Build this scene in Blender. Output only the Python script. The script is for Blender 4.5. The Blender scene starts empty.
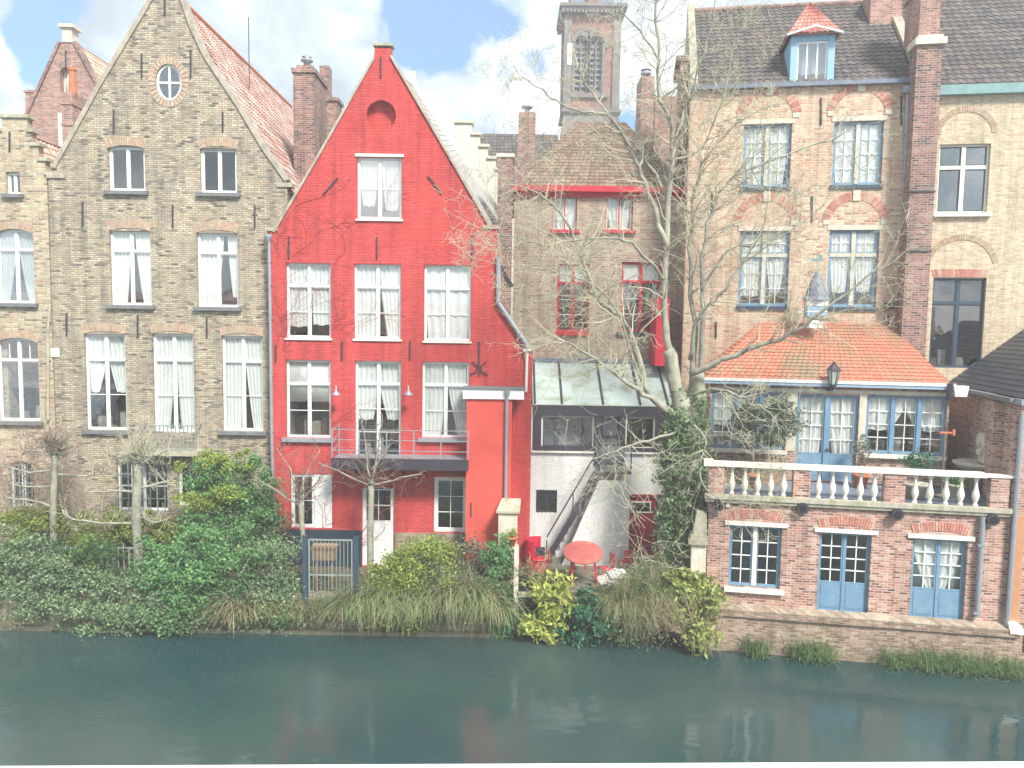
import bpy, bmesh, math, random
import numpy as np
from mathutils import Vector, Matrix
from mathutils.geometry import tessellate_polygon
random.seed(7); RNG = np.random.default_rng(11)
R = math.radians
C = bpy.context.scene.collection
scene = bpy.context.scene

# ------------------------------------------------------------------ camera
CAM = Vector((0, 0, 10.0)); FPX = 770.0; PITCH = 0.0805; ROLL = 0.015
fw = Vector((0, math.cos(PITCH), -math.sin(PITCH)))
up0 = Vector((0, math.sin(PITCH), math.cos(PITCH))); rt0 = Vector((1, 0, 0))
rt = rt0*math.cos(ROLL) + up0*math.sin(ROLL)
up = up0*math.cos(ROLL) - rt0*math.sin(ROLL)
cd = bpy.data.cameras.new('camera'); cam = bpy.data.objects.new('camera', cd); C.objects.link(cam)
m = Matrix((rt, up, -fw)).transposed().to_4x4(); m.translation = CAM
cam.matrix_world = m
cd.sensor_width = 36; cd.lens = 36*FPX/1024; cd.clip_start = 0.05; cd.clip_end = 3000
scene.camera = cam

def ray(px, py):
    return fw*FPX + rt*(px-512) + up*(384-py)

# ------------------------------------------------------------------ light
SUN_AZ = R(150); SUN_EL = R(46)        # azimuth from +Y towards +X
sd = Vector((math.sin(SUN_AZ)*math.cos(SUN_EL), math.cos(SUN_AZ)*math.cos(SUN_EL), math.sin(SUN_EL)))
sl = bpy.data.lights.new('sun', 'SUN'); sun = bpy.data.objects.new('sun', sl); C.objects.link(sun)
sl.energy = 3.0; sl.angle = R(12); sl.color = (1.0, 0.94, 0.86)
sun.rotation_euler = sd.to_track_quat('Z', 'Y').to_euler()
scene.view_settings.view_transform = 'Standard'; scene.view_settings.look = 'None'
scene.view_settings.exposure = 1.38; scene.view_settings.gamma = 1
w = bpy.data.worlds.new('World'); scene.world = w; w.use_nodes = True
nt = w.node_tree; nt.nodes.clear()
def N(nt, t, **k):
    n = nt.nodes.new(t)
    for a, b in k.items():
        if a.startswith('i_'):
            key = a[2:]
            key = int(key) if key.isdigit() else key.replace('_', ' ')
            n.inputs[key].default_value = b
        else: setattr(n, a, b)
    return n
def MATH(nt, op, a, b=None, clamp=False):
    n = nt.nodes.new('ShaderNodeMath'); n.operation = op; n.use_clamp = clamp
    for i, v in enumerate((a, b)):
        if v is None: continue
        if isinstance(v, (int, float)): n.inputs[i].default_value = v
        else: nt.links.new(v, n.inputs[i])
    return n.outputs[0]
def RAMP(nt, fac, stops, interp='LINEAR'):
    n = nt.nodes.new('ShaderNodeValToRGB'); n.color_ramp.interpolation = interp
    e = n.color_ramp.elements
    while len(e) < len(stops): e.new(0.5)
    for i, (p, c) in enumerate(stops):
        e[i].position = p
        e[i].color = (c, c, c, 1) if isinstance(c, (int, float)) else (*c, 1)
    if fac is not None: nt.links.new(fac, n.inputs[0])
    return n.outputs[0]
def MIX(nt, fac, a, b, mode='MIX'):
    n = nt.nodes.new('ShaderNodeMix'); n.data_type = 'RGBA'; n.blend_type = mode
    for i, v in ((0, fac), (6, a), (7, b)):
        if isinstance(v, (int, float)): n.inputs[i].default_value = v
        elif isinstance(v, tuple): n.inputs[i].default_value = (*v, 1)
        else: nt.links.new(v, n.inputs[i])
    return n.outputs[2]
def NOISE(nt, vec, scale, detail=4, rough=.55, dist=0):
    n = nt.nodes.new('ShaderNodeTexNoise'); n.inputs['Scale'].default_value = scale
    n.inputs['Detail'].default_value = detail; n.inputs['Roughness'].default_value = rough; n.inputs['Distortion'].default_value = dist
    if vec is not None: nt.links.new(vec, n.inputs['Vector'])
    return n.outputs[0]
tc = N(nt, 'ShaderNodeTexCoord')
sky = N(nt, 'ShaderNodeTexSky', sky_type='NISHITA', sun_disc=False, sun_elevation=SUN_EL, sun_rotation=SUN_AZ, air_density=1.0, dust_density=.2, ozone_density=1.6)
bgs = N(nt, 'ShaderNodeBackground', i_Strength=0.075); nt.links.new(MIX(nt, 1.0, sky.outputs[0], (.48, .90, 1.15), 'MULTIPLY'), bgs.inputs[0])
D = tc.outputs['Generated']
n1 = NOISE(nt, D, 4.5, 8, .55, .15); n2 = NOISE(nt, D, 9, 9, .62, .3)
f = MATH(nt, 'ADD', MATH(nt, 'ADD', MATH(nt, 'MULTIPLY', n1, 1.9), -.27), MATH(nt, 'MULTIPLY', n2, .4))
for (px, py, wd, k) in ((475, 15, .17, .55), (545, 70, .09, .40), (634, 125, .07, .5), (35, 75, .07, .34), (430, 5, .08, .3), (8, 30, .05, .2)):
    d = ray(px, py).normalized()
    vd = N(nt, 'ShaderNodeVectorMath', operation='DISTANCE'); nt.links.new(D, vd.inputs[0]); vd.inputs[1].default_value = d
    g = MATH(nt, 'MULTIPLY', MATH(nt, 'SUBTRACT', 1.0, MATH(nt, 'DIVIDE', vd.outputs['Value'], wd), True), k)
    f = MATH(nt, 'SUBTRACT', f, g)
mask = RAMP(nt, f, [(.43, 0.0), (.47, .5), (.53, 1.0)])
ccol = RAMP(nt, MATH(nt, 'ADD', MATH(nt, 'MULTIPLY', n2, .6), MATH(nt, 'MULTIPLY', n1, .5)), [(.44, (.36, .45, .54)), (.52, (.56, .67, .76)), (.585, (.84, .91, .95)), (.66, (1, 1, 1))])
bgc = N(nt, 'ShaderNodeBackground', i_Strength=0.60); nt.links.new(ccol, bgc.inputs[0])
mx = N(nt, 'ShaderNodeMixShader'); nt.links.new(mask, mx.inputs[0]); nt.links.new(bgs.outputs[0], mx.inputs[1]); nt.links.new(bgc.outputs[0], mx.inputs[2])
wo = N(nt, 'ShaderNodeOutputWorld'); nt.links.new(mx.outputs[0], wo.inputs[0])

# ------------------------------------------------------------------ materials
def newmat(name):
    m = bpy.data.materials.new(name); m.use_nodes = True
    nt = m.node_tree; nt.nodes.clear()
    p = nt.nodes.new('ShaderNodeBsdfPrincipled'); o = nt.nodes.new('ShaderNodeOutputMaterial')
    nt.links.new(p.outputs[0], o.inputs[0])
    return m, nt, p
def bump(nt, p, h, s, dist=.02):
    b = N(nt, 'ShaderNodeBump', i_Strength=s, i_Distance=dist); nt.links.new(h, b.inputs['Height']); nt.links.new(b.outputs[0], p.inputs['Normal'])
def objc(nt): return N(nt, 'ShaderNodeTexCoord').outputs['Object']
def m_plain(name, col, rough=.6, var=.15, nscale=6, metal=0, dirt=None, dirt_amt=.35, bmp=.15):
    m, nt, p = newmat(name); o = objc(nt)
    n = NOISE(nt, o, nscale, 6, .6)
    c = MIX(nt, 1.0, col, RAMP(nt, n, [(.25, 1-var), (.75, 1+var)]), 'MULTIPLY')
    if dirt:
        st = N(nt, 'ShaderNodeMapping'); st.inputs['Scale'].default_value = (1, 1, .35); nt.links.new(o, st.inputs[0])
        k = RAMP(nt, NOISE(nt, st.outputs[0], nscale*.6, 8, .7), [(.48, 0.0), (.68, dirt_amt)])
        c = MIX(nt, k, c, dirt)
    nt.links.new(c, p.inputs['Base Color']); p.inputs['Roughness'].default_value = rough; p.inputs['Metallic'].default_value = metal
    if bmp: bump(nt, p, NOISE(nt, o, nscale*6, 4, .6), bmp, .01)
    return m
def m_brick(name, palette, mortar, stain=(.12, .11, .09), stain_amt=.5, bw=.23, bh=.078, ms=.012, patch=None, patch_amt=.6, patch_scale=.6, bmp=.6, fade=0, moss=0, streak=1.0):
    m, nt, p = newmat(name); o = objc(nt)
    s = N(nt, 'ShaderNodeSeparateXYZ'); nt.links.new(o, s.inputs[0])
    cb = N(nt, 'ShaderNodeCombineXYZ'); nt.links.new(MATH(nt, 'ADD', s.outputs[0], s.outputs[1]), cb.inputs[0]); nt.links.new(s.outputs[2], cb.inputs[1])
    # slightly uneven courses
    wob = N(nt, 'ShaderNodeVectorMath', operation='MULTIPLY_ADD'); nz = N(nt, 'ShaderNodeTexNoise', i_Scale=1.3); nt.links.new(o, nz.inputs[0])
    nt.links.new(nz.outputs['Color'], wob.inputs[0]); wob.inputs[1].default_value = (.05, .05, 0); nt.links.new(cb.outputs[0], wob.inputs[2])
    b = N(nt, 'ShaderNodeTexBrick', i_Scale=1.0); nt.links.new(wob.outputs[0], b.inputs['Vector'])
    b.inputs['Color1'].default_value = (0, 0, 0, 1); b.inputs['Color2'].default_value = (1, 1, 1, 1); b.inputs['Mortar'].default_value = (.5, .5, .5, 1)
    b.inputs['Brick Width'].default_value = bw; b.inputs['Row Height'].default_value = bh; b.inputs['Mortar Size'].default_value = ms; b.inputs['Mortar Smooth'].default_value = .3
    k = len(palette); col = RAMP(nt, b.outputs['Color'], [((i+.0)/k, c) for i, c in enumerate(palette)], 'CONSTANT')
    fine = NOISE(nt, o, 22, 5, .7)
    col = MIX(nt, 1.0, col, RAMP(nt, fine, [(.3, .58), (.7, 1.35)]), 'MULTIPLY')
    if patch:
        pk = RAMP(nt, NOISE(nt, o, patch_scale, 7, .65), [(.44, 0.0), (.62, patch_amt)])
        col = MIX(nt, pk, col, MIX(nt, 1.0, patch, RAMP(nt, b.outputs['Color'], [(0, .7), (1, 1.25)]), 'MULTIPLY'))
    col = MIX(nt, b.outputs['Fac'], col, mortar)
    st = N(nt, 'ShaderNodeMapping'); st.inputs['Scale'].default_value = (1, 1, .4); nt.links.new(o, st.inputs[0])
    sk = RAMP(nt, NOISE(nt, st.outputs[0], 1.6, 9, .72), [(.5, 0.0), (.72, stain_amt)])
    col = MIX(nt, sk, col, stain)
    sm_ = N(nt, 'ShaderNodeMapping'); sm_.inputs['Scale'].default_value = (2.2, 2.2, .14); nt.links.new(o, sm_.inputs[0])
    col = MIX(nt, 1.0, col, RAMP(nt, NOISE(nt, sm_.outputs[0], 1.5, 7, .7), [(.36, 1-.26*streak), (.56, 1+.06*streak)]), 'MULTIPLY')
    if moss:
        mk = RAMP(nt, NOISE(nt, o, 2.5, 8, .7), [(.5, 0.0), (.66, moss)]); col = MIX(nt, mk, col, (.10, .11, .035))
    nt.links.new(col, p.inputs['Base Color']); p.inputs['Roughness'].default_value = .9
    h = MATH(nt, 'SUBTRACT', MATH(nt, 'MULTIPLY', fine, .6), b.outputs['Fac']); bump(nt, p, h, bmp, .012)
    return m
def m_tile(name, palette, moss=(.12, .12, .06), moss_amt=.4, rough=.8, moss_scale=.9):
    m, nt, p = newmat(name)
    uv = N(nt, 'ShaderNodeUVMap').outputs[0]; o = objc(nt)
    fl = N(nt, 'ShaderNodeVectorMath', operation='FLOOR'); nt.links.new(uv, fl.inputs[0])
    wn = N(nt, 'ShaderNodeTexWhiteNoise', noise_dimensions='2D'); nt.links.new(fl.outputs[0], wn.inputs[0])
    k = len(palette); col = RAMP(nt, wn.outputs[0], [(i/k, c) for i, c in enumerate(palette)], 'CONSTANT')
    col = MIX(nt, 1.0, col, RAMP(nt, NOISE(nt, o, 14, 5, .6), [(.3, .8), (.7, 1.2)]), 'MULTIPLY')
    mk = RAMP(nt, NOISE(nt, o, moss_scale, 9, .7), [(.45, 0.0), (.65, moss_amt)]); col = MIX(nt, mk, col, moss)
    nt.links.new(col, p.inputs['Base Color']); p.inputs['Roughness'].default_value = rough
    bump(nt, p, NOISE(nt, o, 30, 3), .2, .01)
    return m
def m_leaf(name, palette, trans=.25, rough=.55):
    m, nt, p = newmat(name); g = N(nt, 'ShaderNodeNewGeometry')
    k = len(palette); col = RAMP(nt, g.outputs['Random Per Island'], [(i/max(1, k-1), c) for i, c in enumerate(palette)])
    col = MIX(nt, 1.0, col, RAMP(nt, NOISE(nt, objc(nt), 1.2, 3), [(.3, .7), (.7, 1.3)]), 'MULTIPLY')
    nt.links.new(col, p.inputs['Base Color']); p.inputs['Roughness'].default_value = rough
    p.inputs['Specular IOR Level'].default_value = .35
    t = nt.nodes.new('ShaderNodeBsdfTranslucent'); nt.links.new(col, t.inputs[0])
    mxs = N(nt, 'ShaderNodeMixShader', i_0=trans); out = [n for n in nt.nodes if n.type == 'OUTPUT_MATERIAL'][0]
    nt.links.new(p.outputs[0], mxs.inputs[1]); nt.links.new(t.outputs[0], mxs.inputs[2]); nt.links.new(mxs.outputs[0], out.inputs[0])
    return m
def m_island(name, palette, rough=.85, nscale=10):
    m, nt, p = newmat(name); g = N(nt, 'ShaderNodeNewGeometry'); k = len(palette)
    col = RAMP(nt, g.outputs['Random Per Island'], [(i/max(1, k-1), c) for i, c in enumerate(palette)])
    col = MIX(nt, 1.0, col, RAMP(nt, NOISE(nt, objc(nt), nscale, 5), [(.3, .75), (.7, 1.2)]), 'MULTIPLY')
    nt.links.new(col, p.inputs['Base Color']); p.inputs['Roughness'].default_value = rough
    return m
def m_glass(name, refl=.21, tint=(.97, .99, .99)):
    m, nt, p = newmat(name); nt.nodes.remove(p)
    out = [n for n in nt.nodes if n.type == 'OUTPUT_MATERIAL'][0]
    tr = N(nt, 'ShaderNodeBsdfTransparent'); tr.inputs[0].default_value = (*tint, 1)
    gl = N(nt, 'ShaderNodeBsdfGlossy', i_Roughness=.015)
    nz = NOISE(nt, objc(nt), 1.4, 2); b = N(nt, 'ShaderNodeBump', i_Strength=.25, i_Distance=.02); nt.links.new(nz, b.inputs['Height']); nt.links.new(b.outputs[0], gl.inputs['Normal'])
    fr = N(nt, 'ShaderNodeFresnel', i_IOR=1.5)
    bf = N(nt, 'ShaderNodeNewGeometry').outputs['Backfacing']
    k = MATH(nt, 'MULTIPLY', MATH(nt, 'ADD', fr.outputs[0], refl, True), MATH(nt, 'SUBTRACT', 1.0, bf))
    mxs = N(nt, 'ShaderNodeMixShader'); nt.links.new(k, mxs.inputs[0]); nt.links.new(tr.outputs[0], mxs.inputs[1]); nt.links.new(gl.outputs[0], mxs.inputs[2])
    nt.links.new(mxs.outputs[0], out.inputs[0]); return m
def m_milk(name, col):
    m, nt, p = newmat(name); o = objc(nt)
    k = RAMP(nt, NOISE(nt, o, 1.6, 8, .7), [(.46, 0.0), (.66, .75)])
    c = MIX(nt, k, col, (.22, .26, .12)); nt.links.new(c, p.inputs['Base Color'])
    p.inputs['Roughness'].default_value = .25; p.inputs['Alpha'].default_value = .93
    return m
M = {}
M['tan'] = m_brick('tan_brick', [(.50, .43, .29), (.57, .50, .35), (.44, .37, .25), (.53, .45, .30), (.30, .25, .18), (.62, .55, .41), (.48, .39, .26), (.55, .48, .33), (.50, .43, .29), (.10, .09, .085), (.50, .34, .25), (.44, .39, .29), (.21, .18, .14)], (.25, .23, .19), (.14, .13, .115), .75, moss=.08, bw=.215, bh=.072, ms=.014, patch=(.34, .29, .22), patch_amt=.6, patch_scale=1.1)
M['tan2'] = m_brick('ochre_brick', [(.50, .42, .26), (.56, .47, .30), (.44, .36, .23), (.54, .44, .29), (.38, .29, .19), (.58, .51, .35), (.44, .28, .18), (.22, .17, .13)], (.44, .40, .33), (.16, .15, .12), .45, moss=.12, bw=.24, bh=.085, ms=.016)
M['red'] = m_brick('painted_red_brick', [(.56, .064, .060), (.60, .080, .073), (.52, .055, .053), (.58, .071, .066)], (.49, .053, .050), (.38, .048, .046), .6, bmp=.8, ms=.016, bw=.25, bh=.088, patch=(.54, .10, .10), patch_amt=.55, patch_scale=.45)
M['redannex'] = m_plain('red_render', (.64, .088, .064), .8, .14, 1.5, dirt=(.42, .075, .06), dirt_amt=.5)
M['brown'] = m_brick('brown_brick', [(.44, .34, .24), (.50, .40, .29), (.40, .26, .19), (.52, .44, .33), (.46, .30, .22), (.54, .46, .35), (.32, .21, .16)], (.46, .42, .35), (.22, .19, .15), .35, patch=(.44, .26, .19), patch_amt=.4, bw=.26, bh=.09, ms=.018)
M['salmon'] = m_brick('salmon_brick', [(.62, .46, .31), (.68, .55, .38), (.60, .38, .26), (.70, .58, .42), (.60, .30, .20), (.66, .50, .34), (.68, .55, .40), (.36, .20, .15)], (.54, .47, .38), (.34, .28, .22), .3, patch=(.62, .34, .23), patch_amt=.65, bw=.26, bh=.09, ms=.018)
M['yellow'] = m_brick('yellow_brick', [(.60, .50, .33), (.66, .56, .38), (.55, .44, .29), (.64, .53, .36), (.50, .38, .26)], (.52, .47, .38), (.26, .23, .17), .35)
M['wing'] = m_brick('red_wing_brick', [(.43, .20, .15), (.49, .25, .19), (.53, .31, .25), (.38, .16, .12), (.56, .37, .30), (.24, .11, .09), (.45, .20, .15), (.17, .08, .07)], (.50, .43, .37), (.24, .20, .17), .4, ms=.0135)
M['base'] = m_brick('canal_base_brick', [(.34, .22, .16), (.40, .28, .21), (.28, .17, .13), (.44, .34, .26), (.22, .13, .10)], (.36, .31, .26), (.10, .09, .07), .6, moss=.5)
M['darkbrick'] = m_brick('dark_red_brick', [(.28, .13, .11), (.34, .17, .14), (.20, .10, .09), (.38, .22, .18), (.10, .07, .065), (.31, .15, .12)], (.38, .33, .29), (.09, .08, .08), .6)
M['redbrown'] = m_brick('old_red_brick', [(.38, .19, .15), (.44, .24, .19), (.34, .16, .13), (.48, .28, .22), (.24, .13, .12)], (.44, .37, .32), (.15, .12, .11), .5)
M['whitebrick'] = m_brick('white_painted_brick', [(.80, .81, .80), (.83, .84, .83), (.78, .79, .78)], (.74, .75, .74), (.50, .52, .48), .3, bmp=.35, streak=.35)
M['stepwhite'] = m_plain('pale_plaster', (.62, .62, .54), .8, .15, 3, dirt=(.3, .32, .25))
M['voussoir'] = m_island('red_arch_brick', [(.50, .20, .15), (.56, .27, .21), (.44, .17, .13), (.54, .32, .25), (.52, .38, .3)])
M['voussoirtan'] = m_island('tan_arch_brick', [(.44, .35, .25), (.48, .36, .27), (.46, .30, .22), (.38, .31, .22), (.48, .41, .31)])
M['stone'] = m_plain('limestone', (.62, .58, .48), .8, .15, 5, dirt=(.28, .27, .20), dirt_amt=.5)
M['palestone'] = m_plain('painted_stone', (.76, .73, .66), .7, .08, 6, dirt=(.50, .48, .38), dirt_amt=.35)
M['mossystone'] = m_plain('mossy_stone', (.42, .40, .32), .9, .3, 5, dirt=(.22, .22, .09), dirt_amt=.8)
M['sillstone'] = m_plain('dark_sill_stone', (.16, .17, .18), .8, .25, 6, dirt=(.25, .27, .2))
M['coping'] = m_plain('coping_stone', (.40, .36, .29), .85, .25, 6, dirt=(.17, .15, .11), dirt_amt=.6)
M['white'] = m_plain('white_paint', (.80, .82, .81), .45, .04, 4, bmp=0)
M['blue'] = m_plain('blue_paint', (.15, .28, .41), .5, .12, 5, dirt=(.30, .40, .47), dirt_amt=.4, bmp=.05)
M['navy'] = m_plain('dark_blue_paint', (.04, .075, .11), .4, .1, 5, bmp=0)
M['palebluepaint'] = m_plain('pale_blue_paint', (.26, .46, .62), .5, .08, 5, bmp=0)
M['redpaint'] = m_plain('red_paint', (.55, .025, .05), .45, .1, 5, bmp=0)
M['darkdoor'] = m_plain('burgundy_paint', (.32, .02, .045), .45, .15, 5, bmp=0)
M['iron'] = m_plain('wrought_iron', (.035, .035, .045), .6, .3, 8, bmp=0)
M['anthracite'] = m_plain('anthracite_frame', (.045, .04, .055), .45, .1, 5, bmp=0)
M['zinc'] = m_plain('grey_zinc', (.30, .33, .37), .45, .15, 5, metal=.2, bmp=0)
M['lead'] = m_plain('lead_sheet', (.16, .20, .27), .55, .2, 5, bmp=.05)
M['gutterblue'] = m_plain('blue_gutter_paint', (.30, .43, .56), .5, .1, 5, bmp=0)
M['copper'] = m_plain('green_fascia', (.18, .32, .32), .6, .2, 4, bmp=0)
M['plinth'] = m_plain('blue_black_plinth', (.02, .035, .06), .6, .3, 4)
M['curtain'] = m_plain('net_curtain', (.78, .79, .76), .9, .05, 4, bmp=0)
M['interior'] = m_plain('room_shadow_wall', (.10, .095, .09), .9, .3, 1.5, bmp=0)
M['clutter'] = m_island('room_things', [(.25, .12, .06), (.08, .10, .12), (.35, .33, .30), (.10, .16, .10), (.45, .42, .38)])
M['glass'] = m_glass('window_glass')
M['glasstop'] = m_glass('sky_facing_glass', .42)
M['milk'] = m_milk('milky_glass_roof', (.46, .56, .54))
M['pantile'] = m_tile('faded_pantile', [(.44, .26, .22), (.52, .36, .31), (.34, .18, .15), (.56, .42, .37), (.28, .16, .14)], (.32, .27, .22), .6)
M['pantilepale'] = m_tile('pale_pantile', [(.55, .40, .30), (.60, .46, .36), (.50, .34, .26), (.45, .28, .22)], (.36, .32, .22), .5)
M['brightpantile'] = m_tile('bright_flat_tile', [(.52, .18, .115), (.55, .20, .13), (.49, .165, .105)], (.24, .20, .13), .9, moss_scale=.38)
M['darktile'] = m_tile('dark_pantile', [(.085, .08, .085), (.11, .10, .10), (.07, .065, .07), (.14, .12, .11), (.10, .085, .08)], (.13, .12, .08), .45)
M['browntile'] = m_tile('brown_tile', [(.20, .13, .10), (.25, .17, .13), (.17, .11, .09), (.28, .20, .15)], (.14, .13, .07), .5)
M['slategrey'] = m_tile('light_grey_slate', [(.40, .40, .39), (.45, .44, .43), (.37, .36, .35)], (.27, .25, .19), .4)
M['slate'] = m_tile('dark_slate', [(.035, .042, .055), (.045, .052, .065), (.03, .036, .048)], (.07, .08, .08), .2, .5)
M['dormertile'] = m_tile('pink_tile', [(.50, .20, .17), (.56, .27, .23), (.46, .18, .15)], (.5, .4, .35), .3)
M['bark'] = m_plain('lichened_bark', (.27, .265, .22), .95, .5, 4, dirt=(.43, .44, .31), dirt_amt=.9, bmp=1.0)
M['twig'] = m_plain('twig_bark', (.42, .40, .30), .9, .3, 3, dirt=(.40, .42, .20), dirt_amt=.6, bmp=0)
M['twigdark'] = m_plain('brown_twig', (.20, .15, .12), .9, .3, 3, bmp=0)
M['twigpink'] = m_plain('reddish_twig', (.36, .24, .21), .9, .3, 3, bmp=0)
M['ivy'] = m_leaf('ivy_leaf', [(.025, .07, .02), (.06, .15, .04), (.04, .11, .035), (.10, .20, .06)])
M['ivygreen'] = m_leaf('fresh_ivy_leaf', [(.05, .15, .06), (.15, .32, .11), (.09, .22, .09), (.24, .41, .15)])
M['greyivy'] = m_leaf('grey_green_leaf', [(.08, .15, .07), (.21, .31, .15), (.13, .22, .11), (.33, .42, .23)])
M['conifer'] = m_leaf('conifer_spray', [(.09, .13, .025), (.20, .26, .05), (.14, .19, .03), (.30, .34, .08)])
M['lime'] = m_leaf('lime_leaf', [(.14, .22, .035), (.27, .35, .07), (.20, .28, .05), (.36, .42, .10)])
M['acuba'] = m_leaf('spotted_yellow_leaf', [(.20, .32, .06), (.42, .48, .11), (.56, .58, .16), (.30, .40, .08)])
M['teal'] = m_leaf('deep_green_leaf', [(.02, .10, .06), (.05, .19, .10), (.03, .14, .08), (.09, .26, .13)])
M['olive'] = m_leaf('olive_leaf', [(.08, .11, .08), (.13, .18, .12), (.19, .24, .17)])
M['paleyellow'] = m_leaf('pale_green_leaf', [(.20, .26, .07), (.32, .38, .12), (.42, .46, .18), (.26, .32, .08)])
M['reed'] = m_leaf('grass_blade', [(.13, .18, .07), (.26, .30, .14), (.42, .40, .25), (.20, .27, .10)])
M['straw'] = m_leaf('straw_blade', [(.34, .28, .16), (.46, .40, .25), (.26, .24, .12), (.18, .20, .08)])
M['grass'] = m_leaf('tuft_grass', [(.09, .18, .06), (.17, .28, .10), (.27, .35, .16)])
M['blossom'] = m_leaf('pale_blossom', [(.7, .6, .5), (.8, .75, .68)])
M['ledgecap'] = m_brick('ledge_cap_brick', [(.36, .26, .20), (.42, .33, .26), (.30, .21, .16), (.40, .36, .28)], (.40, .36, .30), (.17, .16, .10), .7, bw=.12, bh=.3, moss=.4)
M['soil'] = m_plain('garden_soil', (.10, .085, .055), .95, .4, 3, dirt=(.07, .10, .03), dirt_amt=.8)
M['paving'] = m_plain('mossy_paving', (.17, .17, .13), .9, .3, 3, dirt=(.09, .11, .05), dirt_amt=.7)
M['quay'] = m_brick('quay_stone', [(.30, .26, .19), (.38, .33, .24), (.24, .21, .16), (.34, .27, .2)], (.22, .2, .16), (.05, .05, .04), .7, bw=.5, bh=.16, moss=.7)
M['terracotta'] = m_plain('terracotta', (.52, .17, .08), .8, .15, 6)
M['wood'] = m_plain('weathered_wood', (.30, .20, .12), .85, .3, 8, dirt=(.20, .20, .09), dirt_amt=.5)
M['bluegate'] = m_plain('gate_blue_paint', (.03, .065, .10), .5, .1, 5, bmp=0)
M['galv'] = m_plain('pale_gate_metal', (.24, .29, .28), .5, .1, 5, bmp=0)
M['pink'] = m_plain('faded_red_table', (.46, .11, .10), .65, .2, 2, dirt=(.50, .27, .18), dirt_amt=.8, bmp=0)
M['chair'] = m_plain('crimson_paint', (.62, .02, .06), .45, .08, 5, bmp=0)
M['bag'] = m_plain('white_plastic_bag', (.78, .78, .80), .5, .08, 6)
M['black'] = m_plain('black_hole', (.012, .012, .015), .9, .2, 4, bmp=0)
M['orangepaint'] = m_plain('ochre_door_frame', (.50, .25, .13), .7, .1, 5)
# water
m_, nt_, p_ = newmat('canal_water'); M['water'] = m_
o_ = objc(nt_); st_ = N(nt_, 'ShaderNodeMapping'); st_.inputs['Scale'].default_value = (1, 1.6, 1); nt_.links.new(o_, st_.inputs[0])
c_ = MIX(nt_, RAMP(nt_, NOISE(nt_, o_, .12, 3), [(.35, 0.0), (.65, 1.0)]), (.012, .046, .050), (.046, .076, .068))
nt_.links.new(c_, p_.inputs['Base Color']); p_.inputs['Roughness'].default_value = .02; p_.inputs['IOR'].default_value = 1.5
rp_ = RAMP(nt_, NOISE(nt_, o_, .22, 3, .6), [(.42, .12), (.62, 1.0)])
hh = MATH(nt_, 'ADD', MATH(nt_, 'MULTIPLY', NOISE(nt_, st_.outputs[0], 7, 3, .5, .8), rp_), MATH(nt_, 'MULTIPLY', NOISE(nt_, st_.outputs[0], .9, 2), 1.8))
bump(nt_, p_, hh, .16, .05)

# ------------------------------------------------------------------ geometry helpers
class Frame:
    def __init__(s, x, y, yaw=0):
        s.o = Vector((x, y, 0)); s.yaw = yaw; s.rm = Matrix.Rotation(yaw, 3, 'Z'); s.inv = s.rm.transposed()
    def w(s, u, y, z): return s.o + s.rm @ Vector((u, y, z))
    def px(s, px, py, y=0):
        c = s.inv @ (CAM - s.o); d = s.inv @ ray(px, py); t = (y-c.y)/d.y; q = c+d*t; return q.x, q.z
    def pz(s, px, py, z):
        c = s.inv @ (CAM - s.o); d = s.inv @ ray(px, py); t = (z-c.z)/d.z; q = c+d*t; return q.x, q.y
    def box(s, x0, y0, x1, y1, y=0):
        xm = (x0+x1)/2; ym = (y0+y1)/2
        return s.px(x0, ym, y)[0], s.px(x1, ym, y)[0], s.px(xm, y1, y)[1], s.px(xm, y0, y)[1]
    def p3(s, px, py, y=0):
        u, z = s.px(px, py, y); return Vector((u, y, z))
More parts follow.
